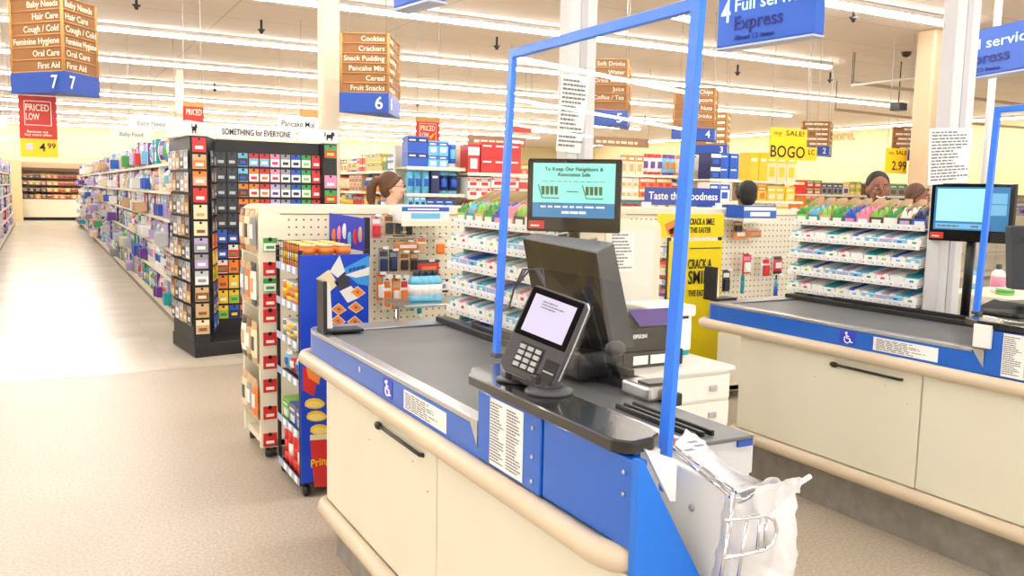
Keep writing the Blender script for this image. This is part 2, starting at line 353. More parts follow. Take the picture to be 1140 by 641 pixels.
# third lane behind, at the frame's right edge
# ------------------------------------------------------------------ acrylic shields
def acrylic():
    M = bpy.data.materials.new('clear_acrylic'); M.use_nodes = True; nt = M.node_tree; nt.nodes.clear()
    o = nt.nodes.new('ShaderNodeOutputMaterial'); mx = nt.nodes.new('ShaderNodeMixShader'); tr = nt.nodes.new('ShaderNodeBsdfTransparent'); gl = nt.nodes.new('ShaderNodeBsdfGlossy'); fr = nt.nodes.new('ShaderNodeFresnel')
    tr.inputs['Color'].default_value = (.975, .985, .98, 1); gl.inputs['Roughness'].default_value = .01; fr.inputs['IOR'].default_value = 1.6
    nt.links.new(fr.outputs[0], mx.inputs[0]); nt.links.new(tr.outputs[0], mx.inputs[1]); nt.links.new(gl.outputs[0], mx.inputs[2]); nt.links.new(mx.outputs[0], o.inputs[0]); return M
ACR = acrylic()
def shield(base, y0, y1, z0, z1, label, zlow=None, group=None):
    """upright framed sheet standing along the lane, leaning slightly to the cashier"""
    x, y, _ = base; lean = math.tan(math.radians(2.4)); zl = zlow or z0
    t = empty('protective_shield', (x, y1, z0), label, 'protective shield', group)
    P = lambda yy, z: Vector((x+(z-z0)*lean, yy, z))
    b = MB(); r = .011
    def bar(a, c, w=.013):
        d = (c-a).normalized(); s_ = d.cross(X3).normalized()*w
        b.prism([a-s_-X3*.008, a+s_-X3*.008, c+s_-X3*.008, c-s_-X3*.008], (.016, 0, 0), FRAMEB, .002)
    bar(P(y1, z0), P(y1, z1+.013)); bar(P(y0, zl), P(y0, z1+.013), .016); bar(P(y0-.013, z1), P(y1+.013, z1))
    b.build('frame', t, (x, y1, z0))
    b = MB(); b.poly([P(y1, z0+.01), P(y0, z0+.01), P(y0, z1), P(y1, z1)], ACR); o = b.build('acrylic_sheet', t, (x, y1, z0))
    b = MB(); b.box((x-.012, y1-.018, z0-.002), (x+.02, y1+.016, z0+.012), CHAR, .003)
    b.build('clamp', t, (x, y1, z0))
    return t
a = U(556, 404, x=1.165); zt = U(563, 62, x=1.20).z; rb = U(746, 548, x=1.165); rt = U(777, 6, x=1.20)
shield((1.165, 0, 0), rt.y, U(561, 200, x=1.18).y, 1.064, zt, 'blue framed clear shield standing on the near checkout counter', zlow=max(.84, rb.z))
ty = U(1110, 122, x=3.56)
shield((3.53, 0, 0), ty.y-.93, ty.y, 1.064, ty.z, 'blue framed clear shield on the second checkout, cut by the right frame edge')
b = MB(); p = U(1097, 375, x=3.36); b.box((3.345, p.y-.03, p.z-.045), (3.362, p.y+.045, p.z+.05), WHITE, .003); b.build('foot_bracket').parent = None
o = bpy.data.objects['foot_bracket']; tag(o, 'small white bracket box on the corner of the second checkout fascia', 'bracket')
# ------------------------------------------------------------------ card terminal
def terminal(loc, ctr, label, rz=0):
    ctr = ctr-Vector(loc)
    t = empty('card_terminal', loc, label, 'card terminal', rz=rz)
    # base and swivel
    b = MB(); b.lathe([(.06, 0), (.06, .006), (.05, .012), (.04, .016)], (0, 0, 0), CHAR, 28); b.lathe([(.036, .012), (.036, .02), (.028, .024), (.028, .03), (.018, .034)], (0, 0, 0), BLACK, 20)
    b.lathe([(.05, 0), (.05, .007), (.035, .01)], (-.012, .15, 0), BLACK, 24); b.lathe([(.022, .008), (.02, .04), (.016, .05)], (-.015, .155, 0), CHAR, 14)
    b.box((-.035, .0, .006), (.02, .13, .045), BLACK, .006)
    b.build('swivel_base', t)
    ex = (RT*.121-UP*.045-FW*.09).normalized(); ez = (RT*.083+UP*.191+FW*.0155); ez = (ez-ex*ez.dot(ex)).normalized(); ey = ez.cross(ex)
    R = Matrix((ex, ey, ez)).transposed() @ Matrix.Diagonal((.92, .86, .84))
    b = MB(); b.tube([(0, 0, .03), (.025, .02, .06), ctr+ey*.05-ez*.03, ctr+ey*.025], .014, BLACK, 10); b.tube([ctr+ey*.05-ez*.03, ctr+ey*.02-ez*.03], .028, BLACK, 10)
    b.build('arm', t)
    def put(mb, name, par):
        for v in mb.bm.verts: v.co = R @ v.co + ctr
        return mb.build(name, par)
    def outline(s=1, yo=0):
        p = [(-.092, -.125), (-.07, -.142), (.07, -.142), (.092, -.125), (.094, -.02), (.092, .12), (.082, .132), (-.082, .132), (-.092, .12), (-.094, -.02)]
        return [(x*s, yo, z*s) for x, z in p]
    b = MB(); b.prism(outline(1, -.012), (0, .022, 0), CHAR, .005); body = put(b, 'body', t)
    b = MB(); b.prism(outline(1.015, .006), (0, .009, 0), mat('silver_bezel', (200,204,212), .25, metal=.8), .003); put(b, 'silver_trim', t)
    b = MB(); b.prism(outline(.94, .014), (0, .024, 0), CHAR, .004); put(b, 'back_shell', t)
    b = MB(); b.box((-.086, -.0145, -.025), (.086, -.011, .126), GLOSSB, .001); sc = put(b, 'screen_glass', t)
    b = MB(); b.box((-.068, -.0158, -.010), (.070, -.0144, .108), mat('lilac_screen', (176,174,204), .3, emit=.30)); note_lines(b, (-.04, -.0158, .066), X3, Z3, .085, .03, 3, INK, 8); put(b, 'display', t)
    b = MB(); b.box((-.052, -.0135, -.122), (.030, -.0121, -.040), BLACK, .0004)
    put(b, 'keypad_well', t)
    for r_ in range(4):
        for c_ in range(3):
            b = MB(); x = -.038+c_*.026; z = -.054-r_*.0185
            b.box((x-.0095, -.0205, z-.0065), (x+.0095, -.013, z+.0065), mat('grey_key', (176,178,180), .4), .002); put(b, 'key', t)
    b = MB(); b.box((.045, -.02, -.13), (.088, -.012, -.062), BLACK, .003); b.box((.05, -.0205, -.10), (.085, -.0195, -.096), STEEL); put(b, 'card_slot', t)
    return t
d_ = FW+RT*((606-CX)/F)-UP*((373-CY)/F)
terminal((1.076, 1.765, 1.063), Vector((0, 0, H))+d_*2.14, 'dark grey card terminal tilted on a swivel base on the near black ledge')
# ------------------------------------------------------------------ screens behind the ledge
def rect_from(p0, rx, up, w, h):
    return Vector(p0), Vector(rx).normalized(), Vector(up).normalized(), w, h
def slab(mb, o, rx, up, w, h, d, m, bev=.004, dz=0):
    """box whose front lower-left is o; d is depth away from the viewer"""
    rx = Vector(rx).normalized(); up = Vector(up).normalized(); n = rx.cross(up); o = Vector(o)+n*dz
    mb.prism([o, o+rx*w, o+rx*w+up*h, o+up*h], -n*d, m, bev)
def monitor(tl, bl, tr, label, kind, polex=None, zbase=.94):
    tl, bl, tr = map(Vector, (tl, bl, tr)); rx = (tr-tl); rx.z = 0; w = rx.length; rx.normalize(); up = Z3; h = tl.z-bl.z; n = rx.cross(up)
    mid = bl+rx*w/2; base = Vector((mid.x, mid.y, zbase))-n*.03
    t = empty('display_monitor', base, label, 'monitor')
    b = MB(); slab(b, bl, rx, up, w, h, .04, GLOSSB, .006); b.build('casing', t, base)
    b = MB(); bl2 = bl+n*.0015
    e = .035
    if kind == 1:
        sb = bl2+rx*e*.6+up*h*.20; sw = w-1.2*e; sh = h*.74
        slab(b, sb, rx, up, sw, sh, .001, mat('screen_mint', (130,214,208), .3, emit=.36), 0)
        slab(b, sb+n*.0006, rx, up, sw, sh*.27, .001, mat('screen_blue', (36,120,180), .3, emit=.22), 0)
        for s_, y, hh, c in (('To Keep Our Neighbors &', .86, .07, INKK), ('Associates Safe', .76, .07, INKK)):
            b.text(s_, sb+n*.002+rx*sw/2+up*sh*y, rx, up, sh*hh, c, align='C', maxw=sw*.9, depth=.0004)
        for cx_ in (.22, .76):
            q = sb+n*.002+rx*sw*cx_+up*sh*.42
            for k in range(4): b.prism([q+rx*(k*.016-.032), q+rx*(k*.016-.022), q+rx*(k*.016-.022)+up*.03, q+rx*(k*.016-.034)+up*.03], n*.0004, mat('cart_olive', (84,110,60), .6))
            b.tube([q+rx*-.045+up*.035, q+rx*-.03+up*-.012, q+rx*.03+up*-.012], .0015, INKK, 5); b.tube([q+rx*-.045-up*.03, q+rx*.045-up*.03], .001, INKK, 4)
        bars(b, sb+n*.001+rx*sw*.42+up*sh*.47, rx, up, sw*.14, .004, INK); bars(b, sb+n*.001+rx*sw*.1+up*sh*.18, rx, up, sw*.8, sh*.035, LETW, 4, 8); bars(b, sb+n*.001+rx*sw*.36+up*sh*.07, rx, up, sw*.3, sh*.05, LETW, 5, 3); bars(b, sb+n*.001+rx*sw*.12+up*sh*.66, rx, up, sw*.76, .002, INK, 6, 12)
    else:
        sb = bl2+rx*e*.6+up*h*.20; sw = w-1.2*e; sh = h*.74
        slab(b, sb, rx, up, sw, sh, .001, mat('screen_blue', (36,120,180), .3, emit=.22), 0)
        slab(b, sb+n*.0006+rx*sw*.03+up*sh*.2, rx, up, sw*.66, sh*.76, .001, mat('screen_pale', (150,216,222), .3, emit=.42), 0)
        for y in (.62, .36): slab(b, sb+n*.0006+rx*sw*.73+up*sh*y, rx, up, sw*.24, sh*.24, .001, mat('screen_sky', (110,180,220), .3, emit=.3), 0)
        slab(b, sb+n*.0006+rx*sw*.03+up*sh*.03, rx, up, sw*.66, sh*.12, .001, mat('screen_sky', (110,180,220), .3, emit=.3), 0)
        bars(b, sb+n*.001+rx*sw*.06+up*sh*.07, rx, up, sw*.3, sh*.04, INK); bars(b, sb+n*.001+rx*sw*.52+up*sh*.07, rx, up, sw*.1, sh*.04, INK, 3, 1)
    b.build('screen', t, base)
    b = MB(); slab(b, bl+n*.002+rx*.008+up*h*.04, rx, up, w*.17, h*.11, .001, SIGNR, 0); bars(b, bl+n*.003+rx*w*.05+up*h*.07, rx, up, w*.09, .006, LETW, 2, 3); b.build('red_sticker', t, base)
    b = MB(); c = base; b.tube([c+Vector((0, 0, .02)), Vector((c.x, c.y, bl.z+h*.4))-n*.02], .022, BLACK, 12); b.lathe([(.09, 0), (.09, .012), (.03, .02)], c, BLACK, 20); b.build('stand', t, base)
    return t
monitor(U(584, 176, y=2.72), U(586, 257, y=2.72), U(689, 173, y=2.5), 'customer screen with mint safety notice, behind the near card terminal', 1)
monitor(U(1033, 204, x=4.02), U(1033, 267, x=4.02), U(1126, 204, x=4.12), 'customer screen showing a pale blue order page on the second checkout', 2)
# cashier terminal: dark glossy hood with sloping face
def pos(tl, br, w, h, label, name='cashier_terminal', zb=.94):
    pass
q = [U(582, 266, y=2.52), U(664, 282, y=2.30), U(684, 388, y=2.22), U(604, 395, y=2.46)]
zb = .955
t = empty('cashier_terminal', (q[3].x, q[3].y, zb), 'dark glossy cashier terminal hood leaning behind the near card terminal', 'cashier terminal'); og = t.location
k1_, k2_, k0_ = U(683, 272, y=2.40), U(706, 386, y=2.32), U(596, 261, y=2.62)
SLT = mat('slate_plastic', (46,52,64), .35)
b = MB(); b.prism([q[0], q[1], q[2], q[3]], (.012, .016, 0), GLOSSB, .003); b.build('glossy_face', t, og)
b = MB(); b.prism([q[1], k1_, k2_, q[2]], (-.010, .015, 0), SLT, .003); b.build('side_panel', t, og)
b = MB(); b.prism([q[0], q[1], k1_, k0_], (0, 0, .006), mat('slate_edge', (120,124,132), .3), .002); b.build('top_bevel', t, og)
b = MB(); b.prism([k0_, k1_, k2_, k2_+(k0_-k1_)], (.01, .012, 0), SLT, .003); b.build('rear_shell', t, og)
b = MB(); fb = U(650, 402, y=2.3); b.box((fb.x-.05, fb.y-.05, zb), (fb.x+.12, fb.y+.1, zb+.09), BLACK, .01); b.box((q[3].x, q[3].y, zb), (q[3].x+.2, q[3].y+.12, zb+.14), BLACK, .01); b.build('foot', t, og)
b = MB(); p = U(685, 388, y=2.15); b.ball(p, (.035, .03, .026), CHAR, 16); tag(b.build('hand_sanitiser_knob'), 'round grey knob at the foot of the near cashier terminal', 'knob')
# cables
b = MB()
for s_ in (0, .012, .026): b.tube([U(566, 345, y=2.35), U(572, 322, y=2.3+s_), U(582+s_*300, 300, y=2.3), U(596+s_*300, 299, y=2.3), U(606, 316, y=2.25), U(610, 330, y=2.2)], .0035, mat('blue_cable', (40,60,130), .4) if s_ == .012 else BLACK, 6)
tag(b.build('terminal_cable'), 'looped black and blue cables rising behind the near card terminal', 'cable')
# ------------------------------------------------------------------ cashier area furniture
def cabinet(x0, x1, y0, y1, z1, label):
    O = ((x0+x1)/2, (y0+y1)/2, 0); t = empty('drawer_cabinet', O, label, 'cabinet')
    b = MB(); b.box((x0, y0, .04), (x1, y1, z1-.02), WPAINT, .004); b.box((x0+.03, y0+.03, 0), (x1-.03, y1-.03, .04), KICK); b.build('body', t, O)
    b = MB(); b.box((x0-.012, y0-.02, z1-.02), (x1+.012, y1+.01, z1), WPAINT, .005); b.build('top', t, O)
    zz = [z1-.03, z1-.14, z1-.25, z1-.52, .06]
    for a_, c_ in zip(zz, zz[1:]):
        b = MB(); b.box((x0+.01, y0-.014, c_+.008), (x1-.01, y0+.001, a_-.004), WPAINT, .004); d = b.build('drawer', t, O)
        h = MB(); h.box((x1-.12, y0-.026, (a_+c_)/2-.012), (x1-.085, y0-.012, (a_+c_)/2+.012), STEEL, .003); h.build('lock', d, O)
    return t
cz = .86; cr = U(813, 406, z=cz); cab = cabinet(1.985, cr.x, cr.y, cr.y+.42, cz, 'white metal drawer cabinet between the two checkouts')
def printer_black():
    p0 = U(700, 411, z=cz); p1 = U(751, 404, z=cz); O = Vector((p0.x, p0.y, cz)); t = empty('receipt_printer', O, 'black receipt printer with two white labels on the drawer cabinet', 'printer')
    w = p1.x-p0.x+.02; b = MB(); b.box((p0.x-.03, p0.y, cz), (p0.x+w, p0.y+.2, cz+.065), BLACK, .006); b.build('cash_tray', t, O)
    b = MB()
    for k in (0, 1): b.box((p0.x+.02+k*.085, p0.y-.002, cz+.014), (p0.x+.092+k*.085, p0.y-.0005, cz+.05), PAPER)
    b.build('white_label', t, O)
    b = MB(); b.prism([(p0.x-.02, p0.y+.01, cz+.065), (p0.x-.02, p0.y+.2, cz+.065), (p0.x-.02, p0.y+.2, cz+.21), (p0.x-.02, p0.y+.09, cz+.215), (p0.x-.02, p0.y+.01, cz+.16)], (w, 0, 0), BLACK, .008)
    b.build('body', t, O)
    b = MB(); b.prism([(p0.x+.05, p0.y+.005, cz+.166), (p0.x+.05, p0.y+.085, cz+.22), (p0.x+w-.02, p0.y+.085, cz+.22), (p0.x+w-.02, p0.y+.005, cz+.166)], (0, -.002, .003), mat('painted_violet_sheen', (84,62,140), .25)); b.text('EPSON', (p0.x+.02, p0.y+.006, cz+.12), X3, Z3, .016, LETW, depth=.004); b.build('lid', t, O)  # violet sheen on the black lid, painted as a flat coloured panel
printer_black()
p0 = U(735, 403, z=cz+.0); O = Vector((p0.x+.02, p0.y+.08, cz)); t = empty('white_printer_box', O, 'white appliance box with a teal foot beside the black receipt printer', 'printer')
b = MB(); b.box((O.x, O.y, cz+.02), (O.x+.21, O.y+.2, cz+.17), WHITE, .008); b.build('body', t, O)
b = MB(); b.box((O.x-.04, O.y-.02, cz+.17), (O.x+.215, O.y+.2, cz+.22), WHITE, .01); b.box((O.x+.1, O.y-.024, cz+.165), (O.x+.17, O.y-.018, cz+.175), BLACK, .001); b.build('lid', t, O)
b = MB(); b.box((O.x+.005, O.y+.005, cz), (O.x+.205, O.y+.195, cz+.022), pm('teal'), .003); b.build('foot', t, O)
# low partition panel with notice behind the printers
y = 3.45; a_ = U(672, 245, y=y); c_ = U(737, 243, y=y)
t = empty('partition_panel', ((a_.x+c_.x)/2-.1, y, 0), 'cream rounded partition panel with a paper notice behind the receipt printer', 'partition'); og = t.location
b = MB(); x0, x1, z1 = a_.x-.25, c_.x, a_.z
prof = [(x0, 0)]+[(x0, z1-.05), (x0+.05, z1), (x1-.05, z1)]+[(x1-.05+.05*math.sin(k*PI/8), z1-.05+.05*math.cos(k*PI/8)) for k in range(1, 5)]+[(x1, 0)]
b.prism([(x, y, z) for x, z in prof], (0, .05, 0), SHELFM, .004); b.box((x0+.06, y-.004, .3), (x1-.045, y, z1-.05), WPAINT, .002); b.build('panel', t, og)
b = MB(); p1, p2 = U(680, 258, y=y-.006), U(705, 302, y=y-.006); b.box((p1.x, y-.007, p2.z), (p2.x, y-.0055, p1.z), PAPER); note_lines(b, (p1.x, y-.007, p2.z), X3, Z3, p2.x-p1.x, p1.z-p2.z, 11, INK, 9); b.build('paper_notice', t, og)
# utility poles with notices
def pole(pxl, pxr, y, py, nt_, label, nlabel):
    A = U(pxl, py, y=y); Bq = U(pxr, py, y=y); cx_ = (A.x+Bq.x)/2; w = abs(Bq.x-A.x)
    t = empty('utility_pole', (cx_, y, 0), label, 'pole')
    b = MB(); b.box((cx_-w/2, y-.03, .0), (cx_+w/2, y+.05, ZC), POLEM, .006); b.build('shaft', t, (cx_, y, 0))
    b = MB(); b.box((cx_-w*.1, y-.034, .3), (cx_+w*.14, y-.03, ZC), mat('pole_seam', (190,190,196), .4), .001); b.build('cable_cover', t, (cx_, y, 0))
    y2 = y-.0365; P = [U(a[0], a[1], y=y2) for a in nt_]
    b = MB(); b.prism([P[0], P[1], P[2], P[3]], (0, .002, 0), PAPER)
    rx = (P[1]-P[0]).normalized(); up = (P[0]-P[3]); note_lines(b, P[3]+Vector((0, -.001, 0)), rx, up, (P[1]-P[0]).length, up.length, 16, INK, 4)
    o = b.build('paper_notice'); tag(o, nlabel, 'notice')
pole(630, 661, 3.12, 20, [(626, 82), (657, 86), (646, 171), (619, 168)], 'pale grey utility pole rising behind the near customer screen', 'white paper notice taped to the pole above the near screen')
pole(1060, 1086, 2.86, 20, [(1035, 143), (1083, 142), (1077, 203), (1033, 206)], 'pale grey utility pole rising behind the second customer screen', 'large white printed notice taped to the second pole')
A = U(1104, 100, y=4.6); b = MB(); b.tube([(A.x, 4.6, 0), (A.x, 4.6, ZC)], .03, POLEM, 14); tag(b.build('utility_pole'), 'thin round pale pole behind the second shield frame', 'pole')
# second lane: cashier terminal, telephone-like printer and bits at right edge
t = empty('cashier_terminal', (4.15, 2.2, .95), 'dark cashier terminal at the right edge on the second checkout', 'cashier terminal'); og = t.location
q = [U(1126, 252, x=3.98), U(1175, 250, x=4.05), U(1180, 326, x=4.05), U(1127, 322, x=3.98)]
b = MB(); b.prism(q, (.03, .05, 0), mat('slate_plastic', (46,52,64), .35), .004); b.build('side_panel', t, og)
b = MB(); qq = U(1140, 330, x=4.0); b.box((3.97, qq.y-.1, .95), (4.15, qq.y+.1, 1.08), BLACK, .01); b.build('foot', t, og)
pq = U(1098, 345, x=3.75); t = empty('receipt_printer', (pq.x, pq.y, .94), 'black receipt printer beside the second customer screen', 'printer'); og = t.location
b = MB(); b.box((pq.x-.02, pq.y-.16, .94), (pq.x+.13, pq.y+.05, 1.04), CHAR, .012); b.build('body', t, og)
b = MB(); b.prism([(pq.x-.02, pq.y-.16, 1.04), (pq.x-.02, pq.y+.05, 1.04), (pq.x+.13, pq.y+.05, 1.08), (pq.x+.13, pq.y-.16, 1.05)], (0, 0, .02), BLACK, .006); b.build('lid', t, og)
# small stands on the counter ends
def stand(px, py, k, label, x=1.12):
    p = U(px, py, z=.944); t = empty('sign_stand', p, label, 'sign stand')
    b = MB(); b.box((p.x-.008, p.y-.04, p.z), (p.x+.17, p.y+.06, p.z+.012), BLACK, .004); b.build('base', t, p)
    b = MB(); b.box((p.x-.008, p.y-.045, p.z), (p.x+.008, p.y+.055, p.z+.26*k), BLACK, .003); b.build('frame', t, p)
    b = MB(); b.prism([(p.x+.009, p.y-.03, p.z+.02), (p.x+.035, p.y-.03, p.z+.02), (p.x+.024, p.y-.03, p.z+.24*k), (p.x+.009, p.y-.03, p.z+.24*k)], (0, .07, 0), WHITE); b.build('card', t, p)
stand(359, 370, .85, 'black edge-on card stand at the far end of the near belt')
stand(791, 334, .75, 'black edge-on card stand at the far end of the second belt')
b = MB(); p = U(545, 375, z=.99); b.box((1.585, p.y-.17, .986), (1.61, p.y+.12, 1.006), BLACK, .004); tag(b.build('order_divider'), 'black order divider bar lying on the rail beside the near belt', 'divider bar')
b = MB(); p = U(645, 408, z=.99); b.box((1.585, p.y-.17, .986), (1.61, p.y+.12, 1.006), BLACK, .004); tag(b.build('order_divider'), 'black divider bar on the rail below the cashier terminal', 'divider bar')
# ------------------------------------------------------------------ bag rack and carrier bags
from mathutils import noise as NZ
def W_(pts, **k): return [U(a, b_, **k) for a, b_ in pts]
O = Vector((1.22, 1.24, .5)); t = empty('bag_rack', O, 'chrome wire bag rack on the end of the near checkout', 'bag rack')
b = MB(); b.tube(W_([(748, 495), (782, 520), (817, 547)], x=1.205), .0035, CHROME); b.tube(W_([(750, 503), (780, 526), (815, 553)], x=1.195), .0035, CHROME)
b.tube(W_([(819, 548), (838, 543), (864, 541)], y=1.20), .004, CHROME); b.tube(W_([(864, 541), (885, 541), (902, 530)], y=1.215), .0055, WHITE); b.tube(W_([(817, 549), (812, 590), (803, 641), (796, 690)], y=1.195), .0045, CHROME)
b.tube(W_([(812, 553), (828, 556), (840, 549)], y=1.20), .003, CHROME); b.build('support_arms', t, O)
b = MB(); yb_ = 1.17
b.tube(W_([(806, 579), (830, 577), (852, 573), (862, 579), (865, 590), (860, 606), (850, 612), (830, 617), (805, 621)], y=yb_), .004, CHROME)
for a_, c_ in (((832, 577), (821, 648)), ((846, 574), (843, 614)), ((853, 574), (851, 612)), ((812, 579), (800, 660))): b.tube(W_([a_, c_], y=yb_), .0035, CHROME, 6)
b.build('wire_basket', t, O)
def plastic():
    M = mat('bag_film', (242,242,244), .35, spec=.4); b = M.node_tree.nodes['Principled BSDF']; b.inputs['Transmission Weight'].default_value = .2; b.inputs['Alpha'].default_value = .9
    return M
BAG = plastic()
def sheet(name, fn, nu, nv, m, parent=None, org=(0, 0, 0), thick=.001):
    b = bmesh.new(); g = [[b.verts.new(Vector(fn(i/nu, j/nv))-Vector(org)) for j in range(nv+1)] for i in range(nu+1)]
    for i in range(nu):
        for j in range(nv): b.faces.new((g[i][j], g[i+1][j], g[i+1][j+1], g[i][j+1])).smooth = True
    me = bpy.data.meshes.new(name); b.to_mesh(me); b.free(); me.materials.append(m); o = bpy.data.objects.new(name, me); C.objects.link(o)
    if parent: o.parent = parent
    if thick: s_ = o.modifiers.new('thickness', 'SOLIDIFY'); s_.thickness = thick
    return o
def crump(p, a=.012, f=9):
    v = Vector(NZ.noise_vector(Vector(p)*f)); q = Vector(NZ.noise_vector(Vector(p)*f*2.6)); r = NZ.noise(Vector(p)*f*4)
    return v*a+q*a*.5+Vector((0, r*a*.5, 0))
def lerp(t_, pts):
    for (a, v), (c, w_) in zip(pts, pts[1:]):
        if t_ <= c: return v+(w_-v)*(t_-a)/(c-a)
    return pts[-1][1]
BL = U(822, 550, y=1.22); BR = U(888, 534, y=1.22)
def bagfn(u, v):
    a = 2*PI*u; xl = BL.x-.01*v; xr = BR.x+lerp(v, [(0, 0), (.25, .012), (.6, -.02), (.8, -.05), (1, -.10)]); xc = (xl+xr)/2; w_ = (xr-xl)/2
    d = lerp(v, [(0, .035), (.3, .07), (.7, .08), (1, .03)])
    p = Vector((xc-w_*math.cos(a), 1.245-d*math.sin(a), .955-.33*v+.006*math.cos(5*a)*(1-v))); return p+crump(p, .009, 22)
t = empty('carrier_bag', (1.30, 1.24, .62), 'white plastic carrier bag hanging open in the wire bag rack', 'carrier bag'); og = t.location
sheet('bag_body', bagfn, 64, 40, BAG, t, og)
def flap(u, v):
    q = U(840+53*u-3*v, 541-10*u+(26+8*math.sin(u*5))*v, y=1.165-.012*math.sin(u*9)); return q+crump(q, .006, 26)
sheet('folded_rim', flap, 26, 14, BAG, t, og)
up_ = [(0, (764, 478)), (.25, (781, 487)), (.5, (797, 506)), (.75, (818, 524)), (1, (846, 536))]; lo_ = [(0, (749, 494)), (.25, (764, 507)), (.5, (783, 521)), (.75, (801, 534)), (1, (822, 548))]
def l2(t_, pts):
    return Vector((lerp(t_, [(a, b_[0]) for a, b_ in pts]), lerp(t_, [(a, b_[1]) for a, b_ in pts])))
def pack(u, v):
    q = l2(u, lo_).lerp(l2(u, up_), v); p = U(q.x, q.y, z=.972-.02*math.sin(PI*v)*u); return p+crump(p, .005, 30)
o = sheet('flat_carrier_bags', pack, 36, 16, BAG); tag(o, 'white printed carrier bags stretched flat from the near bagging slide to the rack', 'carrier bag')
b = MB()
for k, (a_, c_) in enumerate(((769, 491), (776, 495), (765, 500))): q = U(a_, c_, z=.982); b.box((q.x-.012, q.y-.012, q.z), (q.x+.012, q.y-.002, q.z+.001), mat('pale_violet_print', (140,140,170), .6))
b.build('print', o)
b = MB(); q = U(742, 493, z=.975); b.box((q.x-.01, q.y-.015, .965), (q.x+.015, q.y+.02, .99), SIGNR, .003); tag(b.build('red_clip'), 'small red clip at the near end of the flat carrier bags', 'clip')
b = MB(); y_ = 1.335; A_, B_, C_, D_ = U(718, 500, y=y_), U(754, 512, y=y_), U(752, 558, y=y_), U(746, 558, y=y_)
b.prism([A_, B_, C_, D_], (0, .008, 0), WHITE); b.build('corner_guard'); tag(bpy.data.objects['corner_guard'], 'white angled corner plate under the black ledge beside the blue gusset', 'corner plate')
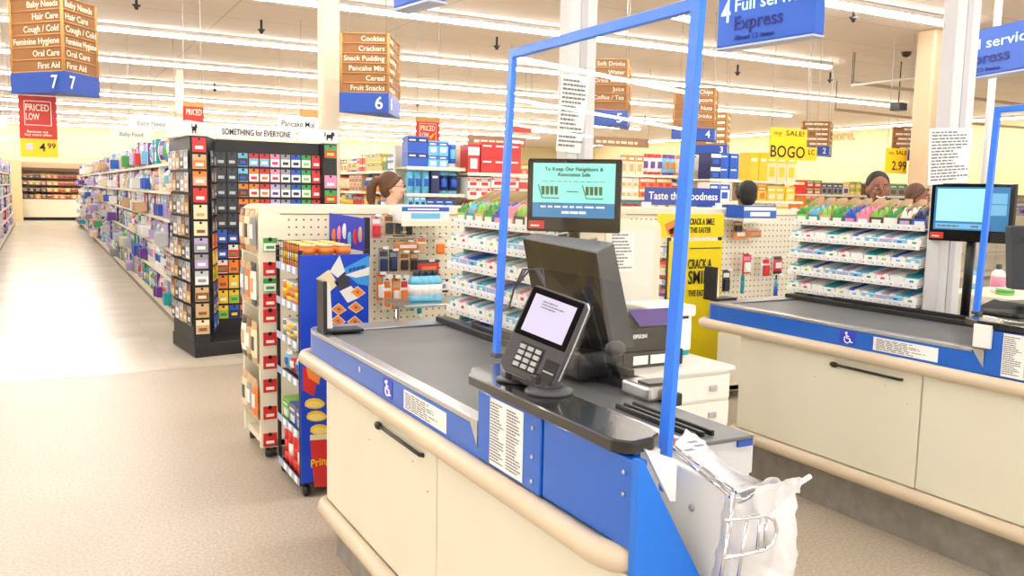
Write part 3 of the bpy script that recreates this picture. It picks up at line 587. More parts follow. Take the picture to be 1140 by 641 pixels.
# ------------------------------------------------------------------ goods prototypes
_pc = {}; QUEUE = []; POOL = {}; QON = [0]
def goods_mesh(kind, w, h, d, cs):
    key = (kind, round(w, 3), round(h, 3), round(d, 3), cs)
    if key in _pc: return _pc[key]
    A, Bc, Cc = [pm(c) for c in cs]; b = MB(); x = w/2; R = random.Random(str(key))
    if kind == 'carton':
        b.box((-x, 0, 0), (x, d, h), A)
        b.box((-x*.98, -.001, h*.62), (x*.98, 0, h*.9), Bc); b.box((-x*.6, -.002, h*.16), (x*.6, 0, h*.5), Cc); b.box((-x*.75, -.0025, h*.70), (x*.55, 0, h*.8), pm('white'))
    elif kind == 'pouch':
        t = bmesh.new(); n = 6; F_ = {}
        for s_ in (0, 1):
            for i in range(n+1):
                for j in range(n+1):
                    u, v = i/n, j/n; bul = (math.sin(PI*u)*math.sin(PI*v))**.6*d*.5
                    F_[s_, i, j] = t.verts.new((-x+w*u, d*.5+(bul if s_ else -bul), h*v))
            for i in range(n):
                for j in range(n): q = [F_[s_, i, j], F_[s_, i+1, j], F_[s_, i+1, j+1], F_[s_, i, j+1]]; t.faces.new(q if s_ == 0 else q[::-1]).smooth = True
        b.add(t, A); b.box((-x, d*.5-.002, h*.93), (x, d*.5+.002, h*1.02), Bc)
        for f in b.bm.faces:
            c = f.calc_center_median()
            if c.y < d*.45 and h*.3 < c.z < h*.7 and abs(c.x) < x*.75: f.material_index = b.mi(Cc)
            elif c.z > h*.82 or c.z < h*.16: f.material_index = b.mi(Bc)
    elif kind == 'bottle':
        r = min(x, d/2); b.lathe([(r*.92, 0), (r, h*.03), (r, h*.2)], (0, r, 0), A, 12); b.lathe([(r*1.01, h*.2), (r*1.01, h*.55)], (0, r, 0), Cc, 12)
        b.lathe([(r, h*.55), (r, h*.64), (r*.75, h*.76), (r*.38, h*.82)], (0, r, 0), A, 12); b.lathe([(r*.42, h*.82), (r*.42, h)], (0, r, 0), Bc, 12)
    elif kind in ('can', 'tub', 'tube_can'):
        r = min(x, d/2); b.lathe([(r*.95, 0), (r, h*.04), (r, h*.3)], (0, r, 0), A, 14); b.lathe([(r*1.005, h*.3), (r*1.005, h*.62)], (0, r, 0), Cc, 14); b.lathe([(r, h*.62), (r, h*.92)], (0, r, 0), A, 14); b.lathe([(r*1.03, h*.92), (r*1.03, h*.98), (r*.9, h)], (0, r, 0), Bc, 14)
    elif kind == 'blister':
        b.box((-x, 0, 0), (x, .004, h), A); b.box((-x*.75, -d*.6, h*.08), (x*.75, 0, h*.58), Bc, min(d*.2, .006)); b.box((-x*.8, -.001, h*.66), (x*.8, 0, h*.86), Cc); b.box((-.008, -.0015, h*.9), (.008, 0, h*.95), pm('charcoal'))
    elif kind == 'card':
        b.box((-x, 0, 0), (x, .004, h), A); b.box((-x*.96, -.0012, h*.05), (x*.96, 0, h*.62), Bc); b.box((-x*.6, -.002, h*.2), (x*.6, 0, h*.42), Cc)
        b.lathe([(.012, -.001), (.012, .001)], (0, -.0015, h*.9), pm('black'), 8, rot=Matrix.Rotation(PI/2, 3, 'X'))
    elif kind == 'tray':   # countertop tray of packs with slanting cardboard sides
        T = pm('tan')
        for s_ in (-x, x-.003): b.prism([(s_, 0, 0), (s_, d, 0), (s_, d, h), (s_, d*.8, h), (s_, .02, h*.45), (s_, 0, h*.4)], (.003, 0, 0), T)
        b.box((-x, 0, 0), (x, d, .004), T); b.box((-x, -.001, 0), (x, .003, h*.3), A); b.box((-x*.7, -.002, h*.08), (x*.7, 0, h*.22), Cc)
        for k in range(5):
            y = d*(.04+.18*k); z = .006+h*.05*k
            for q in (-1, 1): b.ball((q*x*.44, y+d*.05, z+h*.34), (x*.42, d*.05, h*.22), Bc if (k+q) % 3 else A, 8)
            b.box((-x*.88, y, z), (x*.88, y+d*.09, z+h*.36), A if k % 2 else Bc)
    elif kind == 'gum':    # open box of packs lying in rows that rise to the back
        h0 = h*.42
        b.prism([(-x, 0, 0), (-x, d, 0), (-x, d, h*.92), (-x, 0, h0)], (w, 0, 0), pm('white')); b.box((-x*.94, -.001, h*.05), (x*.94, 0, h0*.9), A)
        n_ = 2
        for k in range(n_):
            a_ = -x+.003+(w-.006)*k/n_; c_ = -x+.003+(w-.006)*(k+.86)/n_; m = (Bc, A)[k] if R.random() < .8 else Cc
            for y0_, y1_ in ((.0, .3), (.32, .62), (.64, .95)):
                b.prism([(a_, d*y0_, h0+(h*.92-h0)*y0_), (c_, d*y0_, h0+(h*.92-h0)*y0_), (c_, d*y1_, h0+(h*.92-h0)*y1_+.002), (a_, d*y1_, h0+(h*.92-h0)*y1_+.002)], (0, 0, .007), m)
        b.box((-x*.3, -.002, h*.12), (x*.3, 0, h0*.7), Cc)
    me = bpy.data.meshes.new(kind); b.bm.to_mesh(me); b.bm.free()
    for m in b.ms: me.materials.append(m)
    _pc[key] = me; return me
def goods(name, kind, w, h, d, cs, loc, rz, label, cat, group):
    if name in ('carton', 'pouch_bag', 'bottle', 'can', 'tub', 'hanging_pack') and not QON[0]:
        QUEUE.append((w*h/max(1, (Vector(loc)-Vector((0, 0, H))).length)**2, (name, kind, w, h, d, cs, loc, rz, label, cat, group))); return None
    o = bpy.data.objects.new(name, goods_mesh(kind, w, h, d, cs)); C.objects.link(o); o.location = loc; o.rotation_euler.z = rz
    return tag(o, label, cat, group)
KN = {'carton': ('carton', 'carton'), 'pouch': ('pouch_bag', 'bag'), 'bottle': ('bottle', 'bottle'), 'can': ('can', 'can'), 'tub': ('tub', 'tub'), 'blister': ('hanging_pack', 'pack')}
SH = ['lowest', 'second', 'third', 'fourth', 'fifth', 'sixth', 'seventh']
def two(c): return f'all {c[0]}' if c[0] == c[1] else f'{c[0]} and {c[1]}'
def shelf_unit(name, org, L, D, zs, top, label, rz, part='shelf', cat='shelving', back=True, tags=True, base=.12):
    """gondola: local +x runs along the shelf, goods face -y, depth D behind"""
    t = empty(name, org, label, cat, rz=rz)
    b = MB(); b.box((0, D, 0), (L, D+.03, top), SHELFM); b.build('back_panel', t)
    b = MB(); b.box((0, .0, 0), (L, D, base), SHELFM, .003); b.box((0, -.004, .0), (L, 0, .05), KICK); b.build('base', t)
    for k, z in enumerate(zs):
        if z > base+.05:
            dd = .02+.04*min(1, k/3.)
            b = MB(); b.box((0, dd, z-.02), (L, D, z), SHELFM); s_ = b.build('shelf', t)
        else: dd = 0; s_ = t
        if tags:
            b = MB(); b.box((0, dd-.006, z-.03), (L, dd, z+.008), SHELFM)
            x = .1; R = random.Random(k)
            while x < min(L-.1, 14): b.box((x, dd-.009, z-.025), (x+R.uniform(.05, .1), dd-.006, z+.003), TAG if R.random() < .85 else pm('yellow')); x += R.uniform(.14, .3)
            b.build('price_rail', s_)
    n = max(1, round(L/1.22))
    for i in range(n+1) if L < 3 else (0, n):
        b = MB(); x = min(L-.02, i*L/n); b.box((x, D-.03, 0), (x+.02, D, top), SHELFM); b.build('upright', t)
    return t
def fill(org, rz, L0, L1, zs, top, words, kinds, palette, seed, wid=(.08, .16), group='', minz=0, D=.45, sec=None):
    R = random.Random(seed); cz_, sz_ = math.cos(rz), math.sin(rz); n = 0
    for k, z in enumerate(zs):
        nz = zs[k+1] if k+1 < len(zs) else top+.12
        if z < minz: continue
        x = L0; dd = 0 if k == 0 else .02+.04*min(1, k/3.)
        while x < L1:
            kind = R.choice(kinds); w = R.uniform(*wid); hh = min(nz-z-.04, R.uniform(.76, 1.0)*(nz-z)*(1 if kind != 'carton' or nz-z < .2 else R.choice((1, .5)))); lv = 2 if hh < .5*(nz-z) and kind == 'carton' else 1
            cs = tuple(R.choice(palette) for _ in range(3)); reps = R.choice((1, 2, 2, 3, 3, 4)); w = round(w, 2); hh = round(hh, 2); dp = round(min(.3, w*1.4), 2)
            if kind in ('bottle', 'can', 'tub'): w = min(w, .12); dp = w
            for q in range(reps):
                if x+w > L1: x += w; break
                lx = x+w/2; ly = dd+.012+R.uniform(0, .03)
                s_ = ('near' if (x-L0) < (L1-L0)/3 else 'middle' if (x-L0) < 2*(L1-L0)/3 else 'far') if not sec else sec
                p = (org[0]+cz_*lx-sz_*ly, org[1]+sz_*lx+cz_*ly, z)
                nm, ct = KN[kind]
                for L_ in range(lv): goods(nm, kind, w, hh, dp, cs, (p[0], p[1], p[2]+L_*(hh+.002)), rz, f'{two(cs)} {ct}, {SH[min(k, 6)]} shelf of {words}'+('' if s_ == 'front' else f', {s_} part'), ct, f'{cs[0]} and {cs[1]} goods on the {SH[min(k, 6)]} shelf of {words}')
                x += w+.006; n += 1
            x += .004
    return n
ALLK = ['carton', 'carton', 'pouch', 'bottle', 'tub']
PASTEL = ['white', 'white', 'white', 'lilac', 'lilac', 'silver', 'silver', 'sky blue', 'pink', 'cream', 'purple', 'blue', 'grey', 'silver', 'teal', 'white', 'tan', 'white', 'red', 'green', 'lilac', 'purple']
# aisle seven, right-hand row: goods face the aisle (-x). rz=-90deg -> local +x runs towards -y, so start at the far end
def row_neg_x(xf, ynear, yfar, zs, top, label, words, kinds, pal, seed, minz=0, fars=((0, 9, (.07, .14)),), D=.45, fill_to=None):
    t = shelf_unit('gondola_shelving', (xf, yfar, 0), yfar-ynear, D, zs, top, label, -PI/2)
    L = yfar-ynear; n = 0
    for i, (a, b_, wd) in list(enumerate(fars)):
        n += fill((xf, yfar, 0), -PI/2, L-b_, L-a, zs, top, words, kinds, pal, seed+i, wd, minz=minz, sec=['near', 'middle', 'far'][i])
    return n
ZS7 = [.13, .45, .79, 1.13, 1.46, 1.80]
N = row_neg_x(1.27, 8.95, 37.5, ZS7, 2.08, 'long cream shelf row along the right side of aisle seven, full of baby goods', 'the aisle seven right row', ALLK+['pouch', 'blister'] , PASTEL, 11,
          fars=((0, 4.5, (.08, .14)), (4.5, 12, (.12, .2)), (12, 28.5, (.25, .4))))
# left-hand row of aisle seven
t = shelf_unit('gondola_shelving', (-.83, 9, 0), 27.0, .45, ZS7, 2.08, 'cream shelf row cut by the left frame edge of aisle seven', PI/2)
N += fill((-.83, 9, 0), PI/2, 11.5, 27, ZS7, 2.08, 'the aisle seven left row', ['carton', 'pouch'], PASTEL+['magenta', 'pink'], 21, (.25, .4), sec='far')
# aisle six row seen over the rack: goods face -x
WARM = ['tan', 'cream', 'brown', 'yellow', 'orange', 'red', 'white', 'tan', 'grey', 'green', 'charcoal']
REDS = ['red', 'red', 'orange', 'red', 'magenta']
N += row_neg_x(4.28, 9.4, 24, [.13, .5, .9, 1.22, 1.5, 1.80], 1.95, 'cream shelf row of packaged groceries in aisle six, seen behind the woman', 'the aisle six row', ['carton', 'pouch', 'can'], WARM+['blue', 'red'], 31, minz=1.1, fars=((0, 8, (.1, .2)), (8, 14, (.3, .4))))
N += row_neg_x(7.25, 9.4, 24, [.13, .5, .9, 1.22, 1.5, 1.80], 1.95, 'cream shelf row in aisle five, seen right of the near screen', 'the aisle five row', ['carton', 'pouch'], WARM+['white'], 41, minz=1.1, fars=((0, 8, (.15, .25)),))
N += row_neg_x(10.2, 10.5, 24, [.13, .5, .9, 1.22, 1.5, 1.80], 1.95, 'cream shelf row in aisle four, seen beyond the yellow boxes', 'the aisle four row', ['carton', 'pouch'], WARM, 51, minz=1.1, fars=((0, 8, (.2, .3)),))
# end displays facing the checkouts (goods face -y)
def endcap(px0, px1, y, zs, top, label, words, kinds, pal, seed, wid, minz=1.1):
    x0 = U(px0, 210, y=y).x; x1 = U(px1, 214, y=y).x
    shelf_unit('end_display', (x0, y, 0), x1-x0, .45, zs, top, label, 0, cat='end display')
    return fill((x0, y, 0), 0, .02, x1-x0-.02, zs, top, words, kinds, pal, seed, wid, minz=minz, sec='front')
N += endcap(523, 598, 8.9, [.13, .5, .9, 1.20, 1.48, 1.75], 2.02, 'cream end display stacked with red multipacks behind the shield', 'the red end display', ['carton'], ['red', 'red', 'red', 'white', 'red'], 61, (.12, .2))
N += endcap(455, 520, 9.0, [.13, .5, .9, 1.20, 1.50, 1.80], 2.05, 'cream end display holding blue and navy packs right of the woman', 'the blue end display', ['carton', 'pouch'], ['blue', 'navy', 'sky blue', 'white', 'blue'], 62, (.07, .12))
N += endcap(693, 792, 9.2, [.13, .5, .9, 1.20, 1.50, 1.80], 2.0, 'cream end display behind the Taste the Goodness sign', 'the display behind the blue banner', ['carton', 'pouch'], ['white', 'cream', 'tan', 'red', 'red', 'purple', 'orange', 'sky blue'], 63, (.1, .18))
N += endcap(793, 828, 8.6, [.13, .5, .9, 1.15, 1.47, 1.76], 2.05, 'end display of blue and white snack boxes left of the dark haired head', 'the blue snack box display', ['carton'], ['blue', 'blue', 'navy', 'white'], 64, (.14, .2))
N += endcap(838, 898, 9.0, [.13, .5, .9, 1.20, 1.48, 1.76], 2.1, 'end display of yellow boxes under the BOGO sign', 'the yellow box display', ['carton'], ['yellow', 'yellow', 'orange', 'cream'], 65, (.14, .2))
N += endcap(900, 1030, 10.5, [.13, .5, .9, 1.25, 1.6], 1.75, 'low display of mixed groceries behind the laughing man', 'the display behind the man', ['carton', 'pouch', 'bottle', 'tub'], WARM+['yellow', 'purple', 'green', 'red'], 66, (.12, .25))
N += endcap(1092, 1180, 10.5, [.13, .5, .9, 1.25, 1.5], 1.6, 'low display of mixed goods behind the second shield', 'the display behind the second shield', ['carton', 'tub'], PASTEL, 67, (.12, .25))
print('goods', N)
# ------------------------------------------------------------------ refrigerated case at the back
t = empty('refrigerated_case', (.25, 40, 0), 'cream open refrigerated case of packed meats at the far end of aisle seven', 'refrigerated case'); og = (.25, 40, 0)
b = MB(); b.box((-1.6, 40, .12), (2.6, 41.5, .85), SHELFM, .02); b.box((-1.5, 40.15, 0), (2.5, 41.5, .14), BLACK); b.box((-1.6, 41.3, .8), (2.6, 41.5, 2.3), SHELFM); b.build('case', t, og)
b = MB(); b.box((-1.6, 40.2, 2.02), (2.6, 41.5, 2.35), mat('tan_canopy', (206,178,140), .5), .02); b.box((-1.6, 40.15, 2.0), (2.6, 40.25, 2.12), mat('brown_trim', (104,78,58), .6)); b.build('canopy', t, og)
for k, z in enumerate((.88, 1.15, 1.42, 1.70)):
    b = MB(); b.box((-1.55, 40.3+.15*k, z-.02), (2.55, 41.3, z), BRACKET); b.build('shelf', t, og)
    x = -1.4; R = random.Random(k)
    while x < 2.3:
        w = .2; c = R.choice((('brown', 'orange', 'white'), ('charcoal', 'red', 'cream'), ('orange', 'yellow', 'white'), ('black', 'brown', 'tan')) if x < .2 else (('orange', 'yellow', 'white'), ('brown', 'orange', 'red')))
        goods('meat_pack', 'carton', w, .17, .2, c, (x, 40.32+.15*k, z), 0, f'{c[0]} and {c[1]} pack on shelf {["one","two","three","four"][k]} from the bottom of the refrigerated case', 'pack', f'{c[0]} packs in the refrigerated case, level {k+1}')
        x += .22
b = MB(); b.box((-1.3, 39.2, 0), (-.62, 39.9, 2.4), mat('tan_pier', (214,196,150), .6)); tag(b.build('wall_pier'), 'tan square pier left of the refrigerated case', 'pier', kind=None)
# ------------------------------------------------------------------ gift card display
def gift_display():
    O = (1.85, 8.5, 0); t = empty('gift_card_display', O, 'black gift card end display under white header panels at the mouth of aisle seven', 'gift card display')
    K = mat('display_black', (34,34,38), .5)
    yA, yB, ym = 8.05, 8.95, 8.5; xl0, xl1 = 1.17, 1.31; xm0, xm1 = 1.45, 2.44; xr0, xr1 = 2.46, 2.60; zt_ = 1.98
    b = MB(); b.prism([(1.09, 8.9, 0), (xl0, yA, 0), (xr1, yA+.3, 0), (xr1+.04, 8.9, 0)], (0, 0, .13), K, .01); b.build('plinth', t, O)
    b = MB(); b.prism([(1.10, 8.86, .13), (xl0, yA+.02, .13), (xl1, yA+.02, .13), (xm0, ym, .13), (xm1, ym, .13), (xr0, 8.42, .13), (xr1, 8.42, .13), (xr1+.02, 8.86, .13)], (0, 0, zt_-.13), K); b.build('carcass', t, O)
    HW = mat('header_white', (240,240,236), .5)
    def hdr(p, q, z0, z1, txt, logo=None, K2=None):
        p = Vector(p); q = Vector(q); rx = (q-p).normalized(); n = rx.cross(Z3); b = MB()
        b.prism([p+Z3*z0, q+Z3*z0, q+Z3*z1, p+Z3*z1], -n*.03, HW, .003)
        if txt: b.text(txt, p+rx*.04+Z3*(z0+(z1-z0)*.28)+n*.004, rx, Z3, (z1-z0)*.42, INKK, w=(q-p).length-.09)
        if logo is not None:   # small black lion shape
            c = p+rx*logo+Z3*(z0+(z1-z0)*.5)+n*.003
            for dx_, dz_, rw, rh in ((0, 0, .035, .018), (.03, .022, .018, .018), (-.025, -.02, .007, .02), (.02, -.02, .007, .02), (-.045, .02, .006, .02)):
                b.prism([c+rx*(dx_-rw)+Z3*(dz_-rh), c+rx*(dx_+rw)+Z3*(dz_-rh), c+rx*(dx_+rw*.8)+Z3*(dz_+rh), c+rx*(dx_-rw*.8)+Z3*(dz_+rh)], n*.001, INKK)
        b.build('header_panel', t, O)
    hdr((1.05, 8.75, 0), (xl0-.02, yA-.02, 0), 1.98, 2.11, None); hdr((xl0-.02, yA-.02, 0), (1.44, ym-.1, 0), 1.98, 2.11, None, .10)
    hdr((xm0+.01, ym-.11, 0), (2.19, ym-.08, 0), 1.985, 2.12, 'SOMETHING for EVERYONE'); hdr((2.22, ym-.08, 0), (xr1+.01, ym-.12, 0), 1.99, 2.11, None, .30)
    # cards, each one its own object on its hook
    def cards(p, q, n, z0, dz, rows_, cols, part, w):
        p = Vector(p); q = Vector(q); rx = (q-p).normalized(); nn = rx.cross(Z3); rz_ = math.atan2(rx.y, rx.x); step = (q-p).length/n
        for r_ in range(rows_):
            for c_ in range(n):
                cs = cols(r_, c_)
                if cs is None: continue
                P = p+rx*(step*(c_+.5))+nn*.02; z = z0-dz*r_
                goods('gift_card', 'card', w, dz*.86, .01, cs, (P.x, P.y, z-dz*.86), rz_, f'{two(cs)} gift card, {part}, row {WORDN[r_]} from top of black display', 'gift card', f'gift cards, {cs[0]} and {cs[1]}, {part}, row {r_+1}')
    left = [('red','red','white'), ('tan','orange','white'), ('orange','tan','white'), ('red','red','white'), ('cream','cream','tan'), ('cream','cream','brown'), ('lilac','grey','white'), ('grey','lilac','white'), ('silver','white','grey'), ('tan','brown','cream'), ('tan','tan','brown'), ('cream','tan','brown')]
    cards((xl0, yA, 0), (xl1, yA, 0), 1, 1.965, .147, 12, lambda r_, c_: left[r_], 'left post', .115)
    lf = [('grey','charcoal','white'), ('charcoal','grey','tan'), ('brown','grey','tan')]
    low = [('orange','orange','brown'), ('yellow','yellow','white'), ('yellow','lime','green'), ('blue','navy','yellow'), ('blue','yellow','navy'), ('blue','blue','white'), ('navy','blue','white'), ('white','red','green')]
    cards((xl1+.02, yA+.06, 0), (xm0-.01, ym-.02, 0), 2, 1.86, .15, 11, lambda r_, c_: lf[(r_+c_) % 3] if r_ < 5 else low[(r_-5) % 8], 'slanting wing', .13)
    main = {0: ('charcoal','charcoal','silver'), 1: ('charcoal','charcoal','silver'), 2: ('sky blue','charcoal','blue'), 3: ('orange','white','red'), 4: ('red','white','orange'), 5: ('pink','white','magenta'), 6: ('grey','white','charcoal'), 7: ('blue','white','navy'), 8: ('green','white','lime'), 9: ('red','red','white')}
    def mc(r_, c_):
        if r_ == 0 and c_ in (3, 4): return ('red', 'sky blue', 'white')
        if c_ == 2 and r_ > 1: return ('orange', 'charcoal', 'brown')
        if r_ > 4: return low[(r_+c_) % 8]
        if c_ == 5 and r_ > 1: return ('lilac', 'white', 'purple')
        return main[c_]
    cards((xm0, ym, 0), (xm1+.02, ym, 0), 10, 1.86, .145, 11, mc, 'main panel', .09)
    rt_ = [('green','red','lime'), None, ('pink','pink','white'), ('green','red','lime')]
    cards((xr0, 8.42, 0), (xr1, 8.42, 0), 1, 1.965, .147, 12, lambda r_, c_: rt_[r_ % 4], 'right post', .12)
    cards((1.10, 8.84, 0), (xl0, yA+.04, 0), 5, 1.86, .2, 8, lambda r_, c_: (('grey','white','lilac'), ('silver','tan','white'), ('brown','tan','cream'), ('grey','charcoal','white'))[(r_+c_) % 4], 'aisle side', .13)
WORDN = ['one','two','three','four','five','six','seven','eight','nine','ten','eleven','twelve']
gift_display()
# ------------------------------------------------------------------ pegboard racks behind the lanes
def peg_rack(x0, x1, y0, y1, z1, label, tags=True):
    O = ((x0+x1)/2, (y0+y1)/2, 0); t = empty('pegboard_rack', O, label, 'pegboard rack')
    def panel(y, nm):
        b = MB(); r = .06
        pr = [(x0, .07)]+[(x0, z1-r)]+[(x0+r-r*math.cos(k*PI/8), z1-r+r*math.sin(k*PI/8)) for k in range(1, 5)]+[(x1, z1), (x1, .07)]
        b.prism([(x, y, z) for x, z in pr], (0, .03, 0), PEG, .004); b.box((x0+.12, y-.003, z1-.05), (x1, y, z1-.045), HOLE)
        if nm == 'front_panel': holes(b)
        return b.build(nm, t, O)
    def holes(b):
      z = z1-.08
      while z > .5:
        x = x0+.17
        while x < x1-.03: b.box((x-.005, y0-.0012, z-.005), (x+.005, y0, z+.005), HOLE); x += .042
        z -= .042
    f = panel(y0, 'front_panel'); panel(y1, 'rear_panel')
    b = MB(); b.box((x0+.02, y0, .07), (x1-.02, y1+.03, .11), SHELFM); b.build('base', t, O)
    b = MB(); b.box((x0+.05, (y0+y1)/2-.01, .1), (x1, (y0+y1)/2+.03, z1-.03), PEG); b.build('core_panel', t, O)
    for x in (x0+.06, x1-.06):
        for y in (y0+.02, y1): b = MB(); b.lathe([(.0, -.035), (.025, -.03), (.03, 0), (.025, .03), (.0, .035)], (x, y, .035), BLACK, 12, rot=Matrix.Rotation(PI/2, 3, 'Y')); b.box((x-.01, y-.01, .03), (x+.01, y+.01, .075), STEEL); b.build('caster', t, O)
    # end shelves between the two panels
    for z in (1.18, .88, .55, .22):
        b = MB(); b.box((x0+.005, y0+.03, z-.02), (x0+.05, y1, z+.0), SHELFM); b.tube([(x0+.004, y0+.03, z+.05), (x0+.004, y1, z+.05)], .004, CHROME, 6); b.build('end_shelf', t, O)
    return t
peg_rack(1.05, 2.62, 4.85, 5.28, 1.447, 'cream pegboard rack with rounded top behind the near belt')
px1 = U(878, 238, y=4.9).x
peg_rack(3.42, px1+.15, 4.85, 5.28, 1.455, 'cream pegboard rack behind the second belt under the blue banner')
# books and packs in the end pockets of the near rack
cc = [('tan','brown','white'), ('cream','tan','charcoal'), ('grey','tan','white'), ('orange','tan','white'), ('white','charcoal','tan')]
for k, z in enumerate((1.18, .88, .55, .22)):
    for j in range(3):
        c = cc[(k*2+j) % 5]; goods('snack_pouch', 'pouch', .125, .24, .04, c, (1.045-.03, 5.24-.135*j-.06, z+.0), -PI/2, f'{c[0]} and {c[1]} pouch in end pocket {WORDN[k]} from the top of the near pegboard rack', 'bag', f'{c[0]} pouches on the near rack end, level {k+1}')
for k, (py, gr) in enumerate(((273, 1), (300, 0), (318, 1), (335, 0), (352, 1), (378, 0), (404, 0), (430, 0), (460, 0), (490, 0), (260, 1))):
    if py == 260: continue
    p = U(301, py, y=4.83); c = ('green','white','green') if gr and py < 340 else ('red','red','white')
    goods('coupon_tag', 'card', .075, .075, .01, c, (p.x, 4.835, p.z-.035), 0, f'{c[0]} tag clipped to the white edge of the near pegboard rack, {WORDN[k]} down', 'tag', None)
def hang(items, y, words):
    for (px, py, w, h, kind, cs, lab) in items:
        p = U(px, py, y=y); k = (Vector((0, 0, H))-p).length/960
        t = empty('hanging_pack', (p.x, y, p.z-h*k), lab+' '+words, 'pack')
        o = bpy.data.objects.new('pack', goods_mesh(kind, round(w*k, 2), round(h*k, 2), .03, cs)); C.objects.link(o); o.parent = t
        b = MB(); b.tube([(0, .12, h*k*.95), (0, -.03, h*k*.95), (0, -.035, h*k*.97)], .0025, CHROME, 6); b.box((-.018, -.04, h*k*.97), (.018, -.037, h*k*1.08), PAPER); b.build('peg_hook', t)
hang([(419,240,12,25,'blister',('pink','red','white'),'pink'), (433,238,11,24,'blister',('tan','charcoal','brown'),'brown and dark'), (444,238,11,24,'blister',('tan','charcoal','brown'),'tan and dark'),
      (455,240,10,23,'blister',('tan','black','brown'),'slim tan'), (427,276,12,28,'blister',('grey','navy','charcoal'),'navy'), (438,278,10,24,'blister',('charcoal','navy','grey'),'charcoal'), (450,280,11,22,'blister',('tan','black','brown'),'tan'), (461,280,10,22,'blister',('brown','black','tan'),'brown'),
      (431,308,10,36,'blister',('white','orange','orange'),'white and orange'), (441,308,10,36,'blister',('orange','white','tan'),'tall orange'), (450,308,9,34,'blister',('white','orange','red'),'slim orange'),
      (460,320,11,26,'bottle',('teal','white','sky blue'),'teal bottle'), (478,290,26,20,'pouch',('red','charcoal','orange'),'red fruit snack'), (455,268,30,12,'pouch',('orange','tan','white'),'flat orange snack'), (478,306,24,10,'pouch',('charcoal','white','green'),'dark')], 4.76, 'pack hanging on the near pegboard')
hang([(826,254,18,13,'pouch',('orange','tan','white'),'orange snack'), (842,254,18,12,'pouch',('orange','white','tan'),'orange and white'), (832,282,12,22,'blister',('red','white','pink'),'red and white'), (853,286,12,22,'blister',('white','red','red'),'white'), (868,286,13,18,'pouch',('red','charcoal','white'),'red and dark'),
      (829,300,11,26,'bottle',('teal','white','teal'),'teal bottle'), (809,300,10,24,'blister',('charcoal','black','white'),'black razor'), (866,306,15,28,'bottle',('sky blue','black','blue'),'blue bottle'), (822,246,12,12,'blister',('brown','black','tan'),'small brown')], 4.76, 'pack hanging on the second pegboard')
# wipes and boxes on the racks
for i, (px, py, w_, h_, cs, lab) in enumerate(((474,246,.3,.09,('white','blue','sky blue'),'blue and white box on top of the near pegboard shelf'), (846,243,.32,.09,('blue','white','white'),'blue and white box on the second pegboard shelf'))):
    p = U(px, py, y=4.62); t = empty('tissue_box', (p.x, 4.62, p.z), lab, 'box')
    o = bpy.data.objects.new('carton', goods_mesh('carton', w_, h_, .18, cs)); C.objects.link(o); o.parent = t
    b = MB(); b.box((-w_/2, -.0, -.014), (w_/2+.02, .22, -.002), SHELFM); b.box((-w_/2, -.004, -.03), (w_/2+.02, 0, .0), SHELFM); b.build('shelf_clip', t)
for j in range(4):
    p = U(466+7*j, 352, y=4.3); goods('wipes_tub', 'bottle', .085, .17, .085, ('sky blue','charcoal','white'), (p.x, 4.3, .944), 0, 'sky blue bottle with a dark cap in the group beyond the near belt', 'bottle', 'sky blue bottles beyond the near belt')
b = MB(); p = U(480, 352, y=4.3); b.box((p.x-.2, 4.2, .925), (p.x+.25, 4.5, .942), STEEL, .003)
for s_ in (-.18, .22): b.tube([(p.x+s_, 4.35, 0), (p.x+s_, 4.35, .93)], .012, CHROME)
tag(b.build('side_shelf'), 'small steel shelf on legs holding the sky blue bottles', 'shelf')
